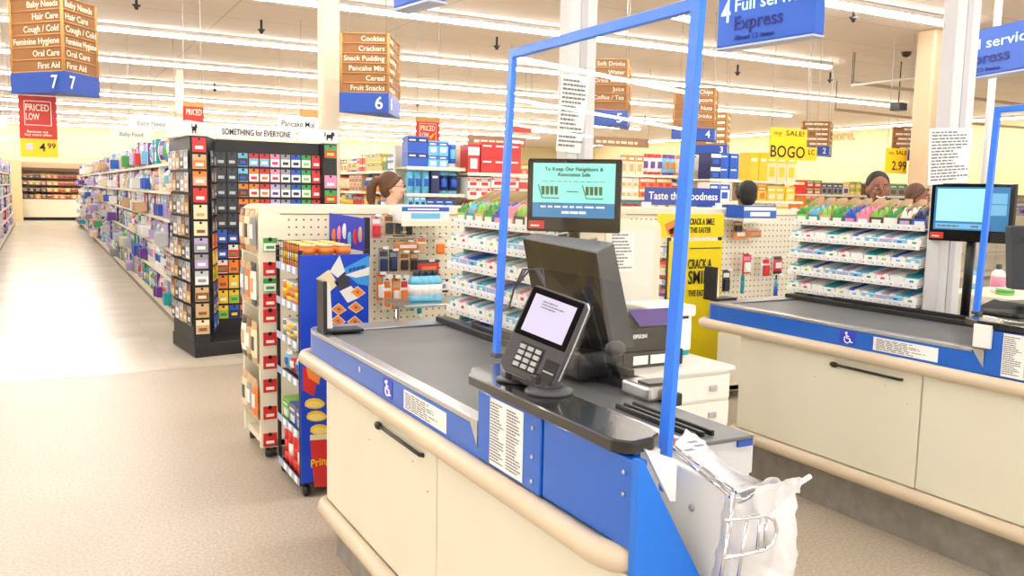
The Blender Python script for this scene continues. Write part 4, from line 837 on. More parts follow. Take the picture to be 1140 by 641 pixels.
# ------------------------------------------------------------------ gum and candy racks beside the belts
WN2 = ['first'] + ORD[1:10]
def candy_rack(x, y0, y1, zs, label, words, seed):
    """goods face -x towards the customer"""
    O = (x, y1, 0); L = y1-y0; t = empty('candy_rack', O, label, 'candy rack', rz=-PI/2); R = random.Random(seed)
    b = MB(); b.box((0, .25, 0), (L, .26, zs[0]+.02), WPAINT)
    for s_ in (0, L-.015): b.prism([(s_, .02, 0), (s_, .25, 0), (s_, .25, zs[0]+.03), (s_, .08, zs[0])], (.012, 0, 0), mat('cream_rack_side', (226,216,190), .5))
    b.build('frame', t)
    wr = [('lime','green','white'), ('teal','sky blue','white'), ('tan','lime','white'), ('green','green','white'), ('blue','blue','pink'), ('pink','pink','white'), ('charcoal','lime','white'), ('white','green','white'), ('charcoal','white','lilac'), ('blue','navy','white')]
    lo = [('white','sky blue','teal'), ('sky blue','white','blue'), ('white','silver','lime'), ('white','sky blue','green'), ('white','blue','sky blue'), ('white','pink','red'), ('sky blue','teal','white'), ('white','teal','white'), ('lilac','white','sky blue')]
    for k, z in enumerate(zs):
        dd = .0 if k else .03
        b = MB(); b.prism([(0, dd, z-.006), (0, .25, z+.03), (0, .25, z+.024), (0, dd, z-.012)], (L, 0, 0), WPAINT); s_ = b.build('shelf', t)
        b = MB(); b.box((0, dd-.006, z-.016), (L, dd, z+.016), WHITE, .001)
        xx = .02
        while xx < L-.05: b.box((xx, dd-.008, z-.011), (xx+.035, dd-.006, z+.008), TAG); b.box((xx+.04, dd-.008, z-.006), (xx+.046, dd-.006, z), pm('charcoal')); xx += .062
        b.build('price_rail', s_)
        n = 10; w_ = L/n
        for i in range(n):
            lx = (i+.5)*w_; p = Vector((x+dd+.012, y1-lx, z+.002))
            if k == 0: goods('candy_tray', 'tray', round(w_-.006, 3), .15, .23, wr[(i+seed) % 10], p, -PI/2, f'tray of {wr[(i+seed) % 10][1]} gum packs, {WN2[i]} from the left atop the {words}', 'candy tray', None)
            else:
                c = lo[(i*2+k*3+seed) % 9]; goods('candy_box', 'gum', round(w_-.006, 3), .082, .2, c, p, -PI/2, f'{two(c)} candy box, {WN2[i]} from left, row {WORDN[k]}, {words}', 'candy box', None)
ZR = [1.40, 1.30, 1.20, 1.095, .99, .88, .74, .58]
candy_rack(1.70, 2.80, 3.74, ZR, 'white candy and gum rack along the far side of the near belt', 'near candy rack', 0)
candy_rack(4.04, 2.93, 3.83, ZR, 'white candy and gum rack along the far side of the second belt', 'second candy rack', 0)
# back counter with bottles beyond the second shield
p = U(1085, 328, z=1.0); t = empty('back_counter', (p.x+.45, p.y-.3, 0), 'pale back counter with bottles seen through the second shield', 'counter'); og = t.location
b = MB(); b.box((p.x+.05, p.y-1.0, 0), (p.x+.85, p.y+.25, .96), WPAINT, .004); b.build('body', t, og); b = MB(); b.box((p.x, p.y-1.02, .96), (p.x+.87, p.y+.27, 1.0), SHELFM, .006); b.build('top', t, og)
for px, py, w_, h_, cs, lab in ((1082, 322, .07, .16, ('sky blue','blue','white'), 'sky blue pump bottle on the back counter by the second screen stand'), (1114, 326, .08, .17, ('white','charcoal','pink'), 'white and pink bottle on the back counter beyond the second shield'), (1124, 329, .10, .04, ('lime','white','green'), 'low lime green tub on the back counter beyond the second shield')):
    q = U(px, py, z=1.0); goods('counter_bottle', 'bottle' if h_ > .1 else 'tub', w_, h_, w_, cs, (q.x, q.y, 1.001), -.5, lab, 'bottle', None)
hang([(469,262,11,22,'blister',('white','tan','orange'),'white and tan'), (424,304,9,30,'blister',('orange','white','tan'),'narrow orange'), (447,258,30,8,'pouch',('white','tan','charcoal'),'flat white'), (490,262,12,22,'blister',('cream','orange','white'),'cream'), (468,330,9,24,'bottle',('white','teal','teal'),'white bottle'),
      (490,312,22,14,'pouch',('white','navy','grey'),'white and navy')], 4.77, 'pack hanging low on the near pegboard')
# ------------------------------------------------------------------ promotional racks at the belt ends
def promo(dx, x0, x1, y, yb, z1, PM, label, shelves, fillers, words):
    O = Vector((x0, y, 0)); t = empty('snack_display_rack', O, label, 'display rack')
    b = MB(); b.box((x0, y, .075), (x1, y+.014, z1), PM, .002); f = b.build('printed_panel', t, O)
    b = MB()
    for X, Y in ((x0+.006, y+.02), (x0+.006, yb), (x1-.006, y+.02), (x1-.006, yb)): b.box((X-.009, Y-.009, .06), (X+.009, Y+.009, z1+.02), BRACKET)
    b.build('frame', t, O)
    for z in shelves:
        b = MB(); b.box((x0+.01, y+.02, z-.008), (x1-.01, yb, z), BRACKET); s_ = b.build('shelf', t, O)
        b = MB(); b.box((x0-.006, y+.03, z-.014), (x0-.002, yb-.01, z+.022), mat('lilac_price_rail', (168,178,214), .5))
        yy = y+.06
        while yy < yb-.08: b.box((x0-.008, yy, z-.012), (x0-.006, yy+.05, z+.02), PAPER); yy += .11
        b.build('price_rail', s_, O)
    for X, Y in ((x0+.03, y+.03), (x0+.03, yb-.02), (x1-.03, y+.03), (x1-.03, yb-.02)):
        b = MB(); b.lathe([(.0, -.02), (.022, -.018), (.03, -.01), (.03, .01), (.022, .018), (.0, .02)], (X, Y, .031), BLACK, 14, rot=Matrix.Rotation(PI/2, 3, 'Y')); b.box((X-.012, Y-.01, .03), (X+.012, Y+.01, .08), BLACK, .002); b.build('caster', t, O)
    for z, kind, w_, h_, cset, nm in fillers:
        yy = yb-.02-w_/2; i = 0
        while yy > y+.03+w_/2-.01:
            c = cset[i % len(cset)]
            goods(nm[0], kind, w_, h_, w_ if kind != 'pouch' else .06, c, (x0+.02, yy, z+.001), -PI/2, f'{two(c)} {nm[1]}, {WORDN[i]} from the rear, {nm[2]} of {words}', nm[3], None)
            if kind in ('tube_can', 'carton', 'pouch'):
                for jj in (1, 2):
                    xx = x0+.02+jj*(w_+.015)
                    if xx+w_ < x1-.02: goods(nm[0], kind, w_, h_, w_ if kind != 'pouch' else .06, c, (xx, yy, z+.001), -PI/2, f'{two(c)} {nm[1]}, inner {WORDN[i]} from rear, {nm[2]}, {words}', nm[3], f'inner {nm[1]}s {i}, {nm[2]}, {words}, {c[0]}')
            yy -= w_+.012; i += 1
    return t, f, O
zsh = [U(334, v, x=1.09).z for v in (304, 346, 388, 430, 487, 539)]
PBL = mat('royal_blue_panel', (24,70,206), .35)
x0, x1, z1 = 1.095, 1.445, 1.222
t, f, O = promo(0, x0, x1, 4.15, 4.62, z1, PBL, 'blue printed snack display rack on casters at the far end of the near belt', zsh,
  [(zsh[0], 'tube_can', .075, .13, [('orange','tan','yellow'), ('orange','yellow','cream')], ('snack_can', 'snack can', 'top basket', 'can')),
   (zsh[1], 'tub', .07, .11, [('orange','white','yellow'), ('yellow','white','orange'), ('tan','white','orange')], ('snack_cup', 'snack cup', 'second shelf', 'cup')),
   (zsh[2], 'tub', .06, .09, [('grey','white','cream'), ('cream','white','yellow'), ('yellow','white','grey')], ('snack_cup', 'snack cup', 'third shelf', 'cup')),
   (zsh[3], 'pouch', .10, .11, [('sky blue','white','blue'), ('red','grey','white')], ('snack_bag', 'snack bag', 'fourth shelf', 'bag')),
   (zsh[4], 'carton', .13, .11, [('lime','green','white'), ('blue','brown','white'), ('brown','blue','sky blue')], ('snack_carton', 'carton', 'fifth shelf', 'carton')),
   (zsh[5], 'tube_can', .078, .2, [('red','white','red'), ('red','red','white')], ('crisp_can', 'crisp can', 'bottom shelf', 'can'))], 'blue snack rack')
# wire basket round the top
b = MB()
for k in range(3): b.tube([(x0, 4.17, zsh[0]+.05+.04*k), (x0, 4.61, zsh[0]+.05+.04*k), (x1, 4.61, zsh[0]+.05+.04*k)], .0025, BRACKET, 6)
for k in range(11): b.tube([(x0, 4.17+.044*k, zsh[0]), (x0, 4.17+.044*k, zsh[0]+.14)], .0018, BRACKET, 5)
b.build('wire_basket', t, O)
# printed art on the blue panel (flat print, on the panel)
y = 4.149; Q = lambda px, py: U(px, py, y=y); PR = lambda b, pts, m, d=.0008: b.prism([Q(*p)+Vector((0, -d, 0)) for p in pts], (0, -.0006, 0), m)
b = MB(); LB = mat('light_blue_print', (60,160,236), .4); ORG = mat('cracker_orange', (240,140,60), .5)
PR(b, [(380,300),(411,284),(411,318),(398,316)], LB, .0004); PR(b, [(384,306),(411,297),(411,306),(396,309)], pm('white'), .0010)
bars(b, Q(388, 303)+Vector((0, -.002, 0)), X3+Z3*.2, Z3, .09, .018, SIGNB, 5, 5)
PR(b, [(352,310),(366,300),(377,316),(362,329)], pm('cream')); PR(b, [(367,302),(378,284),(384,302),(376,309)], pm('white')); PR(b, [(372,314),(384,302),(391,316),(379,324)], pm('charcoal')); PR(b, [(378,324),(391,318),(400,331),(387,337)], pm('white'))
for cx_, cy_ in ((377,344),(396,342),(376,357),(395,358),(398,325)):
    s_ = 9; PR(b, [(cx_-s_, cy_), (cx_, cy_-s_*.75), (cx_+s_, cy_+1), (cx_, cy_+s_*.75)], pm('cream'), .0012); s_ = 7.4; PR(b, [(cx_-s_, cy_), (cx_, cy_-s_*.75), (cx_+s_, cy_+1), (cx_, cy_+s_*.75)], ORG, .002)
    PR(b, [(cx_-2, cy_), (cx_, cy_-1.5), (cx_+2, cy_), (cx_, cy_+1.5)], pm('brown'), .003)
PR(b, [(337,408),(354,421),(349,441),(337,434)], pm('red')); PR(b, [(340,405),(358,412),(355,428),(343,420)], ORG, .0014)
for cx_, cy_ in ((350,449),(352,463),(356,478)):
    PR(b, [(cx_+12*math.cos(a*PI/6)*(1 if a < 6 else .9), cy_+6*math.sin(a*PI/6)) for a in range(12)], pm('yellow')); PR(b, [(cx_+9*math.cos(a*PI/6), cy_+1+3.4*math.sin(a*PI/6)) for a in range(12)], mat('chip_cream', (250,226,130), .5), .0014)
PR(b, [(345,488),(372,486),(372,541),(350,542)], pm('red')); PR(b, [(345,484),(372,482),(372,488),(345,490)], pm('cream'), .0014)
b.text('Pringles', Q(346, 520)+Vector((0, -.003, 0)), X3+Z3*.1, Z3, .04, pm('yellow'), w=.15)
b.build('printed_picture', f, O)
# second rack (yellow)
PY_ = mat('bright_yellow_panel', (252,226,20), .4); yx0, yx1 = U(745, 300, y=4.2).x, U(803, 300, y=4.2).x
t2, f2, O2 = promo(0, yx0, yx1, 4.2, 4.66, U(772, 268, y=4.2).z, PY_, 'yellow printed Easter candy display rack at the far end of the second belt', [1.20, 1.0, .82, .5, .14],
  [(1.0, 'pouch', .12, .13, [('orange','red','white'), ('red','orange','yellow')], ('candy_bag', 'candy bag', 'upper shelf', 'bag')), (.82, 'pouch', .12, .13, [('purple','pink','white'), ('charcoal','lilac','white')], ('candy_bag', 'candy bag', 'middle shelf', 'bag')),
   (.5, 'carton', .12, .2, [('charcoal','grey','purple')], ('candy_carton', 'candy carton', 'lower shelf', 'carton'))], 'the yellow rack')
b = MB(); b.box((U(733, 250, y=4.2).x, 4.195, U(772, 264, y=4.2).z), (yx1, 4.215, U(780, 238, y=4.2).z), PY_, .002); s_ = b.build('top_sign', t2, O2)
b = MB(); y = 4.193
b.text('CRACK A SMILE', U(768, 250, y=y), X3, Z3, .04, INKK, w=.2); b.text('THIS EASTER', U(768, 259, y=y), X3, Z3, .035, INKK, w=.17)
PR2 = lambda pts, m: b.prism([U(p[0], p[1], y=y) for p in pts], (0, -.0006, 0), m)
PR2([(740,250),(752,244),(756,256),(744,262)], ORG); PR2([(744,256),(752,252),(754,262),(747,264)], pm('red'))
b.build('lettering', s_, O2)
b = MB(); b.text('CRACK A', U(766, 299, y=y), X3, Z3, .06, INKK, w=.19); b.text('SMILE', U(766, 316, y=y), X3, Z3, .085, INKK, w=.2); b.text('THIS EASTER', U(766, 330, y=y), X3, Z3, .04, INKK, w=.17)
b.box((U(768, 275, y=y).x, y-.001, U(768, 277, y=y).z), (yx1-.02, y, U(768, 276, y=y).z), INKK); b.build('lettering', f2, O2)
# candy topper sign on the near pegboard
y = 4.70; A_, B_, C_, D_ = U(367, 237, y=y), U(406, 243, y=y-.12), U(406, 280, y=y-.12), U(367, 272, y=y)
t = empty('candy_banner', ((A_.x+B_.x)/2, y, D_.z), 'blue candy banner sign standing above the snack rack before the pegboard', 'sign'); og = t.location
b = MB(); b.prism([D_, C_, B_, A_], (0, .01, 0), mat('violet_blue_print', (56,64,190), .4)); rx = (B_-A_).normalized()
for k in range(6):
    c = D_+(C_-D_)*(.12+.15*k)+Z3*(.05+.02*(k % 3)); b.ball(c+Vector((0, -.004, 0)), (.014, .003, .045), pm(['orange','pink','white','sky blue','red','tan'][k]), 10)
b.build('printed_board', t, og)
b = MB(); b.box((C_.x, C_.y-.006, C_.z-.03), (C_.x+.03, C_.y+.03, B_.z+.005), BRACKET, .003); b.box((C_.x+.01, C_.y, .93), (C_.x+.022, C_.y+.012, C_.z), BRACKET); b.build('black_post', t, og)
# Taste the Goodness banner
y = 4.88; A_ = U(718, 226, y=y); B_ = U(802, 223, y=y); z0 = 1.475; z1 = 1.60
t = empty('blue_banner', ((A_.x+B_.x)/2, y, z0), 'blue banner reading Taste the Goodness on top of the second pegboard', 'banner'); og = t.location
b = MB(); b.box((A_.x, y, z0), (B_.x, y+.01, z1), mat('banner_blue', (28,66,164), .45), .002); b.build('board', t, og)
b = MB(); b.text('Taste the Goodness', (A_.x+.03, y-.001, z0+.04), X3, Z3, .055, LETW, w=B_.x-A_.x-.06); b.build('lettering', t, og)
for x in (A_.x+.02, B_.x-.02): b = MB(); b.box((x-.03, y-.01, 1.455), (x+.03, y+.03, z0+.02), WHITE, .003); b.build('clip', t, og)
# ------------------------------------------------------------------ hanging signs
def hang_wires(b, pts, zt):
    for p in pts: b.tube([(p[0], p[1], zt), (p[0], p[1], ZC)], .004, mat('thin_wire', (170,170,170), .5), 5)
def aisle_sign(num, verts, lines, zb, top, label, band=.2):
    """three-sided aisle sign; verts = left, nearest, right corner on plan"""
    P = [Vector((v.x, v.y, 0)) for v in verts]; O = Vector((P[1].x, P[1].y, zb)); t = empty('aisle_sign', O, label, 'aisle sign')
    H_ = top-zb; zbnd = zb+band
    b = MB(); b.prism([p+Z3*(zbnd+.004) for p in P], (0, 0, H_-band), SIGNBR)
    b.build('board', t, O)
    b = MB(); c = (P[0]+P[1]+P[2])/3; b.prism([(c+(p-c)*1.06)+Z3*zb for p in P], (0, 0, band), SIGNB, .004); b.build('number_band', t, O)
    b = MB()
    for p in P: b.tube([p+Z3*zbnd, p+Z3*top], .014, SIGNTR, 6)
    for a_, c_ in ((P[0], P[1]), (P[1], P[2])):
        rx = (c_-a_).normalized(); n = rx.cross(Z3)
        for k in range(len(lines)+1): z = zbnd+(H_-band)*k/len(lines); b.tube([a_+n*.004+Z3*z, c_+n*.004+Z3*z], .006, SIGNTR, 4)
    b.build('wood_trim', t, O)
    b = MB(); ch = (H_-band)/len(lines)
    for fi, (a_, c_) in enumerate(((P[0], P[1]), (P[1], P[2]))):
        rx = (c_-a_).normalized(); n = rx.cross(Z3); W = (c_-a_).length
        for k, s_ in enumerate(lines):
            z = top-ch*(k+.76)
            if s_.startswith('~'): bars(b, (a_+rx*W*float(s_[1:]))+n*.004+Z3*z, rx, Z3, W*(.93-float(s_[1:])), ch*.42, LETC, k+3, 2)
            elif fi == 0: b.text(s_, c_-rx*.035+n*.006+Z3*z, rx, Z3, ch*.52, LETC, align='R', maxw=W*.9)
            else: b.text(s_, a_+rx*.035+n*.006+Z3*z, rx, Z3, ch*.52, LETC, align='L', maxw=W*.9)
        z = zb+band*.2
        if fi == 0: b.text(num, c_-rx*.05+n*.022+Z3*z, rx, Z3, band*.62, LETW, align='R')
        elif W > .2: b.text(num, a_+rx*.04+n*.022+Z3*z, rx, Z3, band*.62, LETW)
    b.build('lettering', t, O)
    b = MB(); hang_wires(b, [(p.x*.8+c.x*.2, p.y*.8+c.y*.2) for p in P], top); b.build('hanging_wire', t, O)
ZB = 2.3
def sgn(pxs, py, zb=ZB, deps=(1.03, 1, 1.06)):
    mid = U(pxs[1], py, z=zb); D0 = (mid-Vector((0, 0, H))).dot(FW); out = []
    for px, k in zip(pxs, deps):
        d = FW+RT*((px-CX)/F)-UP*((py-CY)/F); out.append(Vector((0, 0, H))+d*(D0*k))
    return out
v = sgn((15, 72, 109), 102.5); mid = v[1]; k7 = (mid-Vector((0, 0, H))).dot(FW)/F
aisle_sign('7', v, ['Baby Needs', 'Hair Care', 'Cough / Cold', 'Feminine Hygiene', 'Oral Care', 'First Aid'], ZB, ZB+104*k7, 'three-sided brown and blue aisle seven sign hanging at upper left', band=23.5*k7)
v = sgn((380, 432, 444), 126, deps=(1.0, 1, 1.08)); k6 = (v[1]-Vector((0, 0, H))).dot(FW)/F
aisle_sign('6', v, ['Cookies', 'Crackers', 'Snack Pudding', 'Pancake Mix', 'Cereal', 'Fruit Snacks'], ZB, ZB+86*k6, 'brown and blue aisle six sign hanging right of the cream column', band=22*k6)
v = sgn((655, 697, 700), 140, deps=(1.0, 1, 1.06)); k5 = (v[1]-Vector((0, 0, H))).dot(FW)/F
aisle_sign('5', v, ['Soft Drinks', 'Water', 'Drink Mixes', 'Juice', 'Coffee / Tea', ' '], ZB, ZB+72*k5, 'brown and blue aisle five sign hanging behind the shield and pole', band=17*k5)
v = sgn((749, 794, 797), 156, zb=2.3, deps=(1.0, 1, 1.05)); k4 = (v[1]-Vector((0, 0, H))).dot(FW)/F
aisle_sign('4', v, ['Chips', 'Popcorn', 'Nuts', 'Drinks', ' '], 2.3, 2.3+57*k4, 'aisle four sign hanging just behind the shield\'s right post', band=13*k4)
v = sgn((774, 808, 811), 172, zb=2.3, deps=(1.02, 1, 1.05)); k3 = (v[1]-Vector((0, 0, H))).dot(FW)/F
aisle_sign('3', v, ['~.2', '~.4', '~.3', '~.15', '~.35'], 2.3, 2.3+46*k3, 'smaller aisle three sign hanging lower behind the aisle four sign', band=11*k3)
v = sgn((891, 922, 925), 173, zb=2.3, deps=(1.0, 1, 1.05)); k2 = (v[1]-Vector((0, 0, H))).dot(FW)/F
aisle_sign('2', v, ['~.1', '~.2', '~.5', '~.15', '~.3'], 2.3, 2.3+37*k2, 'small aisle two sign hanging right of the BOGO sign', band=10*k2)
v = sgn((992, 1022, 1025), 178, zb=2.3, deps=(1.0, 1, 1.05)); k1 = (v[1]-Vector((0, 0, H))).dot(FW)/F
aisle_sign('1', v, ['~.4', '~.1', '~.2', '~.15', '~.3'], 2.3, 2.3+36*k1, 'small aisle one sign hanging left of the beige pillar', band=10*k1)
# blue lane signs
def lane_sign(x, q, zb, zt, num, label, text=True, ang=0, Wd=.09):
    A_ = Vector(q[0]); B_ = Vector(q[1]); A_.z = B_.z = 0; O = Vector((B_.x, B_.y, zb)); t = empty('lane_sign', O, label, 'lane sign')
    rx = (B_-A_).normalized(); n = rx.cross(Z3); L = (B_-A_).length; LS = mat('lane_sign_blue', (34,96,208), .35)
    b = MB(); b.prism([A_+Z3*zb, B_+Z3*zb, B_+Z3*zt, A_+Z3*zt], -n*Wd, LS, .01); b.build('box', t, O)
    b = MB(); b.prism([A_+Z3*(zb-.012)+n*.003, B_+Z3*(zb-.012)+n*.003, B_+Z3*zb+n*.003, A_+Z3*zb+n*.003], -n*(Wd+.006), mat('sign_edge_silver', (190,200,225), .4), .002); b.build('edge_trim', t, O)
    h = zt-zb; b = MB()
    CY_ = mat('pale_cyan_letters', (200,244,255), .5, emit=.25); NV = mat('navy_letters', (22,36,130), .5)
    if not text: LETN = 0
    b.text(num, A_+rx*L*.05+Z3*(zb+h*.42)+n*.003, rx, Z3, h*.40, CY_, maxw=L*.1)
    b.text('Full service', A_+rx*L*.2+Z3*(zb+h*.58)+n*.003, rx, Z3, h*.22, CY_, w=L*.72)
    b.text('Express', A_+rx*L*.2+Z3*(zb+h*.26)+n*.003, rx, Z3, h*.24, NV, w=L*.5); b.text('About 12 items', A_+rx*L*.2+Z3*(zb+h*.08)+n*.003, rx, Z3, h*.09, NV, w=L*.42)
    b.build('lettering', t, O)
    b = MB(); hang_wires(b, [(A_.x, A_.y), (B_.x, B_.y)], zt); b.build('hanging_wire', t, O)
A_ = U(797, 54, z=2.38); B_ = U(906, 37, z=2.38); k = (A_-Vector((0, 0, H))).dot(FW)/F
lane_sign(0, (A_, B_), 2.38, 2.38+62*k, '4', 'large blue lane four express sign hanging at top right of the shield')
A_ = U(1047, 92, z=2.38); B_ = U(1160, 73, z=2.38); k = (A_-Vector((0, 0, H))).dot(FW)/F
lane_sign(0, (A_, B_), 2.38, 2.38+48*k, '3', 'blue lane three express sign hanging behind the pale pole at right')
A_ = U(437, 10, z=2.38); B_ = U(478, -2, z=2.38)
lane_sign(0, (A_, B_), 2.38, 2.8, '5', 'blue lane five sign, only its bottom corner showing at the top edge')
# red and yellow price signs
def board(name, px0, px1, py0, py1, y, M, label, texts, cat='sign', extra=None, wires=True):
    A_ = U(px0, py1, y=y); B_ = U(px1, py1, y=y); T_ = U((px0+px1)/2, py0, y=y); zb = (A_.z+B_.z)/2; W = B_.x-A_.x; h = T_.z-zb
    O = Vector((A_.x+W/2, y, zb)); t = empty(name, O, label, cat)
    b = MB(); b.box((A_.x, y, zb), (B_.x, y+.012, T_.z), M, .002); b.build('board', t, O)
    b = MB()
    for s_, fx, fz, fh, m, fw in texts: b.text(s_, (A_.x+W*fx, y-.001, zb+h*fz), X3, Z3, h*fh, m, w=W*fw if fw else None)
    if extra: extra(b, A_.x, y, zb, W, h)
    if texts or extra: b.build('lettering', t, O)
    else: b.bm.free()
    if wires: b = MB(); hang_wires(b, [(A_.x+.02, y), (B_.x-.02, y)], T_.z); b.build('hanging_wire', t, O)
def pl_art(b, x, y, z, W, h):
    b.box((x, y-.002, z), (x+W, y-.0005, z+h*.30), SIGNY); b.text('4', (x+W*.5, y-.003, z+h*.10), X3, Z3, h*.14, INKK); b.text('99', (x+W*.72, y-.003, z+h*.15), X3, Z3, h*.09, INKK)
    b.box((x+W*.15, y-.003, z+h*.12), (x+W*.33, y-.002, z+h*.22), pm('silver')); box_outline(b, x+W*.14, x+W*.86, y, z+h*.52, z+h*.92)
def box_outline(b, x0, x1, y, z0, z1, m=None):
    m = m or LETC; q = .006
    for a_ in ((x0, x1, z0, z0+q), (x0, x1, z1-q, z1), (x0, x0+q, z0, z1), (x1-q, x1, z0, z1)): b.box((a_[0], y-.002, a_[2]), (a_[1], y-.0005, a_[3]), m)
board('price_sign', 23, 65, 107, 175, 8.8, SIGNR, 'red Priced Low sign with yellow 4.99 hanging under the aisle seven sign', [('PRICED', .18, .76, .11, LETC, .62), ('LOW', .18, .61, .11, LETC, .36), ('Because we', .2, .40, .04, LETC, .55), ('buy more often', .14, .35, .04, LETC, .7)], extra=pl_art)
def chk(b, x, y, z, W, h):
    b.box((x, y-.002, z+h*.88), (x+W, y-.0005, z+h), SIGNTR); box_outline(b, x+W*.14, x+W*.86, y, z+h*.35, z+h*.84); b.prism([(x+W*.55, y-.004, z+h*.5), (x+W*.62, y-.004, z+h*.4), (x+W*.84, y-.004, z+h*.62), (x+W*.62, y-.004, z+h*.5)], (0, .001, 0), SIGNY)
board('price_sign', 463, 489, 131, 171, 11, SIGNR, 'red Priced Low sign hanging above the aisle six shelves', [('PRICED', .2, .64, .15, LETC, .6), ('LOW', .2, .45, .14, LETC, .34)], extra=chk)
board('price_sign', 204, 227, 113, 136, 12, SIGNR, 'small red Priced Low sign above the gift card display', [('PRICED', .15, .35, .3, LETC, .75)], extra=lambda b, x, y, z, W, h: b.box((x, y-.002, z+h*.75), (x+W, y-.0005, z+h), SIGNTR))
board('price_sign', 334, 356, 121, 131, 13, SIGNTR, 'orange sign strip just left of the cream column', [], extra=None)
board('price_sign', 566, 592, 136, 147, 13, SIGNR, 'red and orange sign strip behind the top of the shield', [], extra=lambda b, x, y, z, W, h: b.box((x, y-.002, z+h*.5), (x+W, y-.0005, z+h), SIGNTR))
board('sale_sign', 856, 897, 143, 178, 8.7, SIGNY, 'yellow BOGO sale sign hanging over the yellow box display', [('my', .1, .78, .14, SIGNR, .22), ('SALE!', .42, .78, .16, INKK, .5), ('BOGO', .03, .08, .38, INKK, .93)])
board('sale_sign', 897, 909, 164, 179, 9.1, SIGNY, 'small yellow sale sign peeking from behind the BOGO sign', [('LC', .2, .45, .4, INKK, .6)])
board('sale_sign', 985, 1009, 165, 193, 8.7, SIGNY, 'yellow 2.99 sale sign hanging above the laughing man', [('SALE', .45, .76, .16, INKK, .5), ('my', .12, .76, .12, SIGNR, .25), ('2.99', .3, .14, .36, INKK, .66)])
board('category_sign', 143, 196, 131, 144, 16, WPAINT, 'white hanging category sign reading Baby Needs', [('Baby Needs', .18, .3, .4, INK, .64)])
board('category_sign', 124, 171, 144, 155, 18, WPAINT, 'white hanging category sign reading Baby Food', [('Baby Food', .2, .3, .4, INK, .55)])
board('category_sign', 0, 8, 128, 142, 16, WPAINT, 'white category sign cut by the left frame edge', [])
board('category_sign', 0, 14, 150, 158, 18, WPAINT, 'smaller white category sign at the left frame edge', [])
board('category_sign', 310, 354, 132, 145, 16, WPAINT, 'cream hanging category sign reading Pancake Mix', [('Pancake Mix', .08, .3, .5, INKK, .84)])
board('wall_banner', 521, 585, 151, 163, 14, mat('brown_banner', (166,128,100), .6), 'brown banner with cream words left of the near screen pole', [], extra=lambda b, x, y, z, W, h: bars(b, (x+W*.1, y, z+h*.3), X3, Z3, W*.8, h*.25, LETC, 3, 6))
board('wall_banner', 658, 722, 153, 163, 14, mat('brown_banner', (166,128,100), .6), 'brown banner with cream words right of the near screen pole', [], extra=lambda b, x, y, z, W, h: bars(b, (x+W*.08, y, z+h*.3), X3, Z3, W*.72, h*.3, LETC, 7, 6))
# columns
def column(pxl, pxr, y, py, M, label, cap=False):
    A_ = U(pxl, py, y=y); B_ = U(pxr, py, y=y); c = (A_.x+B_.x)/2; w_ = (B_.x-A_.x)/2; b = MB()
    b.box((c-w_, y-w_, 0), (c+w_, y+w_, ZC), M, w_*.25, 3)
    if cap: b.lathe([(w_*1.1, 3.0), (w_*2.4, 3.1), (w_*2.4, 3.2), (w_, 3.3)], (c, y, 0), M, 14)
    tag(b.build('building_column'), label, 'column')
column(356, 376, 9.3, 80, COLM, 'tall cream square column beside the aisle six sign')
column(1023, 1038, 8.4, 150, mat('beige_column_paint', (222,196,160), .5), 'beige square pillar behind the second paper notice')
column(196, 205, 20, 120, COLM, 'slim cream column with a flared cap behind the gift card display', True)
# ceiling pipes, dome and camera
def pipe(pts, r, label, name='ceiling_pipe', m=None):
    b = MB(); b.tube(pts, r, m or mat('pipe_tan', (176,156,134), .5), 8)
    for p in pts: b.tube([p, (p[0], p[1], ZC)], .008, BRACKET, 5)
    tag(b.build(name), label, 'pipe')
pipe([U(950, 92, z=3.5), U(1060, 106, z=3.5), U(1190, 124, z=3.5)], .03, 'thin ceiling pipe crossing behind the pale pole at upper right')
pipe([U(930, 122, z=3.4), U(1060, 136, z=3.4), U(1190, 146, z=3.4)], .03, 'lower thin ceiling pipe at right behind the pillar')
pipe([U(948, 95, z=3.45), U(1045, 84, z=3.45)], .02, 'pale pipe slanting up towards the lane three sign', m=POLEM)
b = MB(); p = U(1009, 58, z=ZC); b.lathe([(.02, -.09), (.06, -.07), (.08, -.03), (.085, 0)], p, mat('dark_red_dome', (60,30,30), .2), 16); tag(b.build('dome_camera'), 'dark round dome camera on the ceiling left of the lane three sign', 'camera')
b = MB(); p = U(1000, 119, z=3.2); b.box(p-Vector((.1, .12, .07)), p+Vector((.1, .12, .07)), CHAR, .02); b.tube([p, (p.x, p.y, ZC)], .01, BRACKET); tag(b.build('hanging_projector'), 'small grey box hanging from the pipe near the beige pillar', 'camera')
p = U(985, 160, x=XR-.02); b = MB(); q = U(905, 160, x=XR-.02); b.text('more.', U(921, 157, x=XR-.02), (0, -1, 0), Z3, .38, mat('tan_wall_letters', (222,184,126), .6), w=1.25, depth=.03); tag(b.build('wall_lettering'), 'tan script lettering reading more on the cream wall above the aisles', 'lettering')
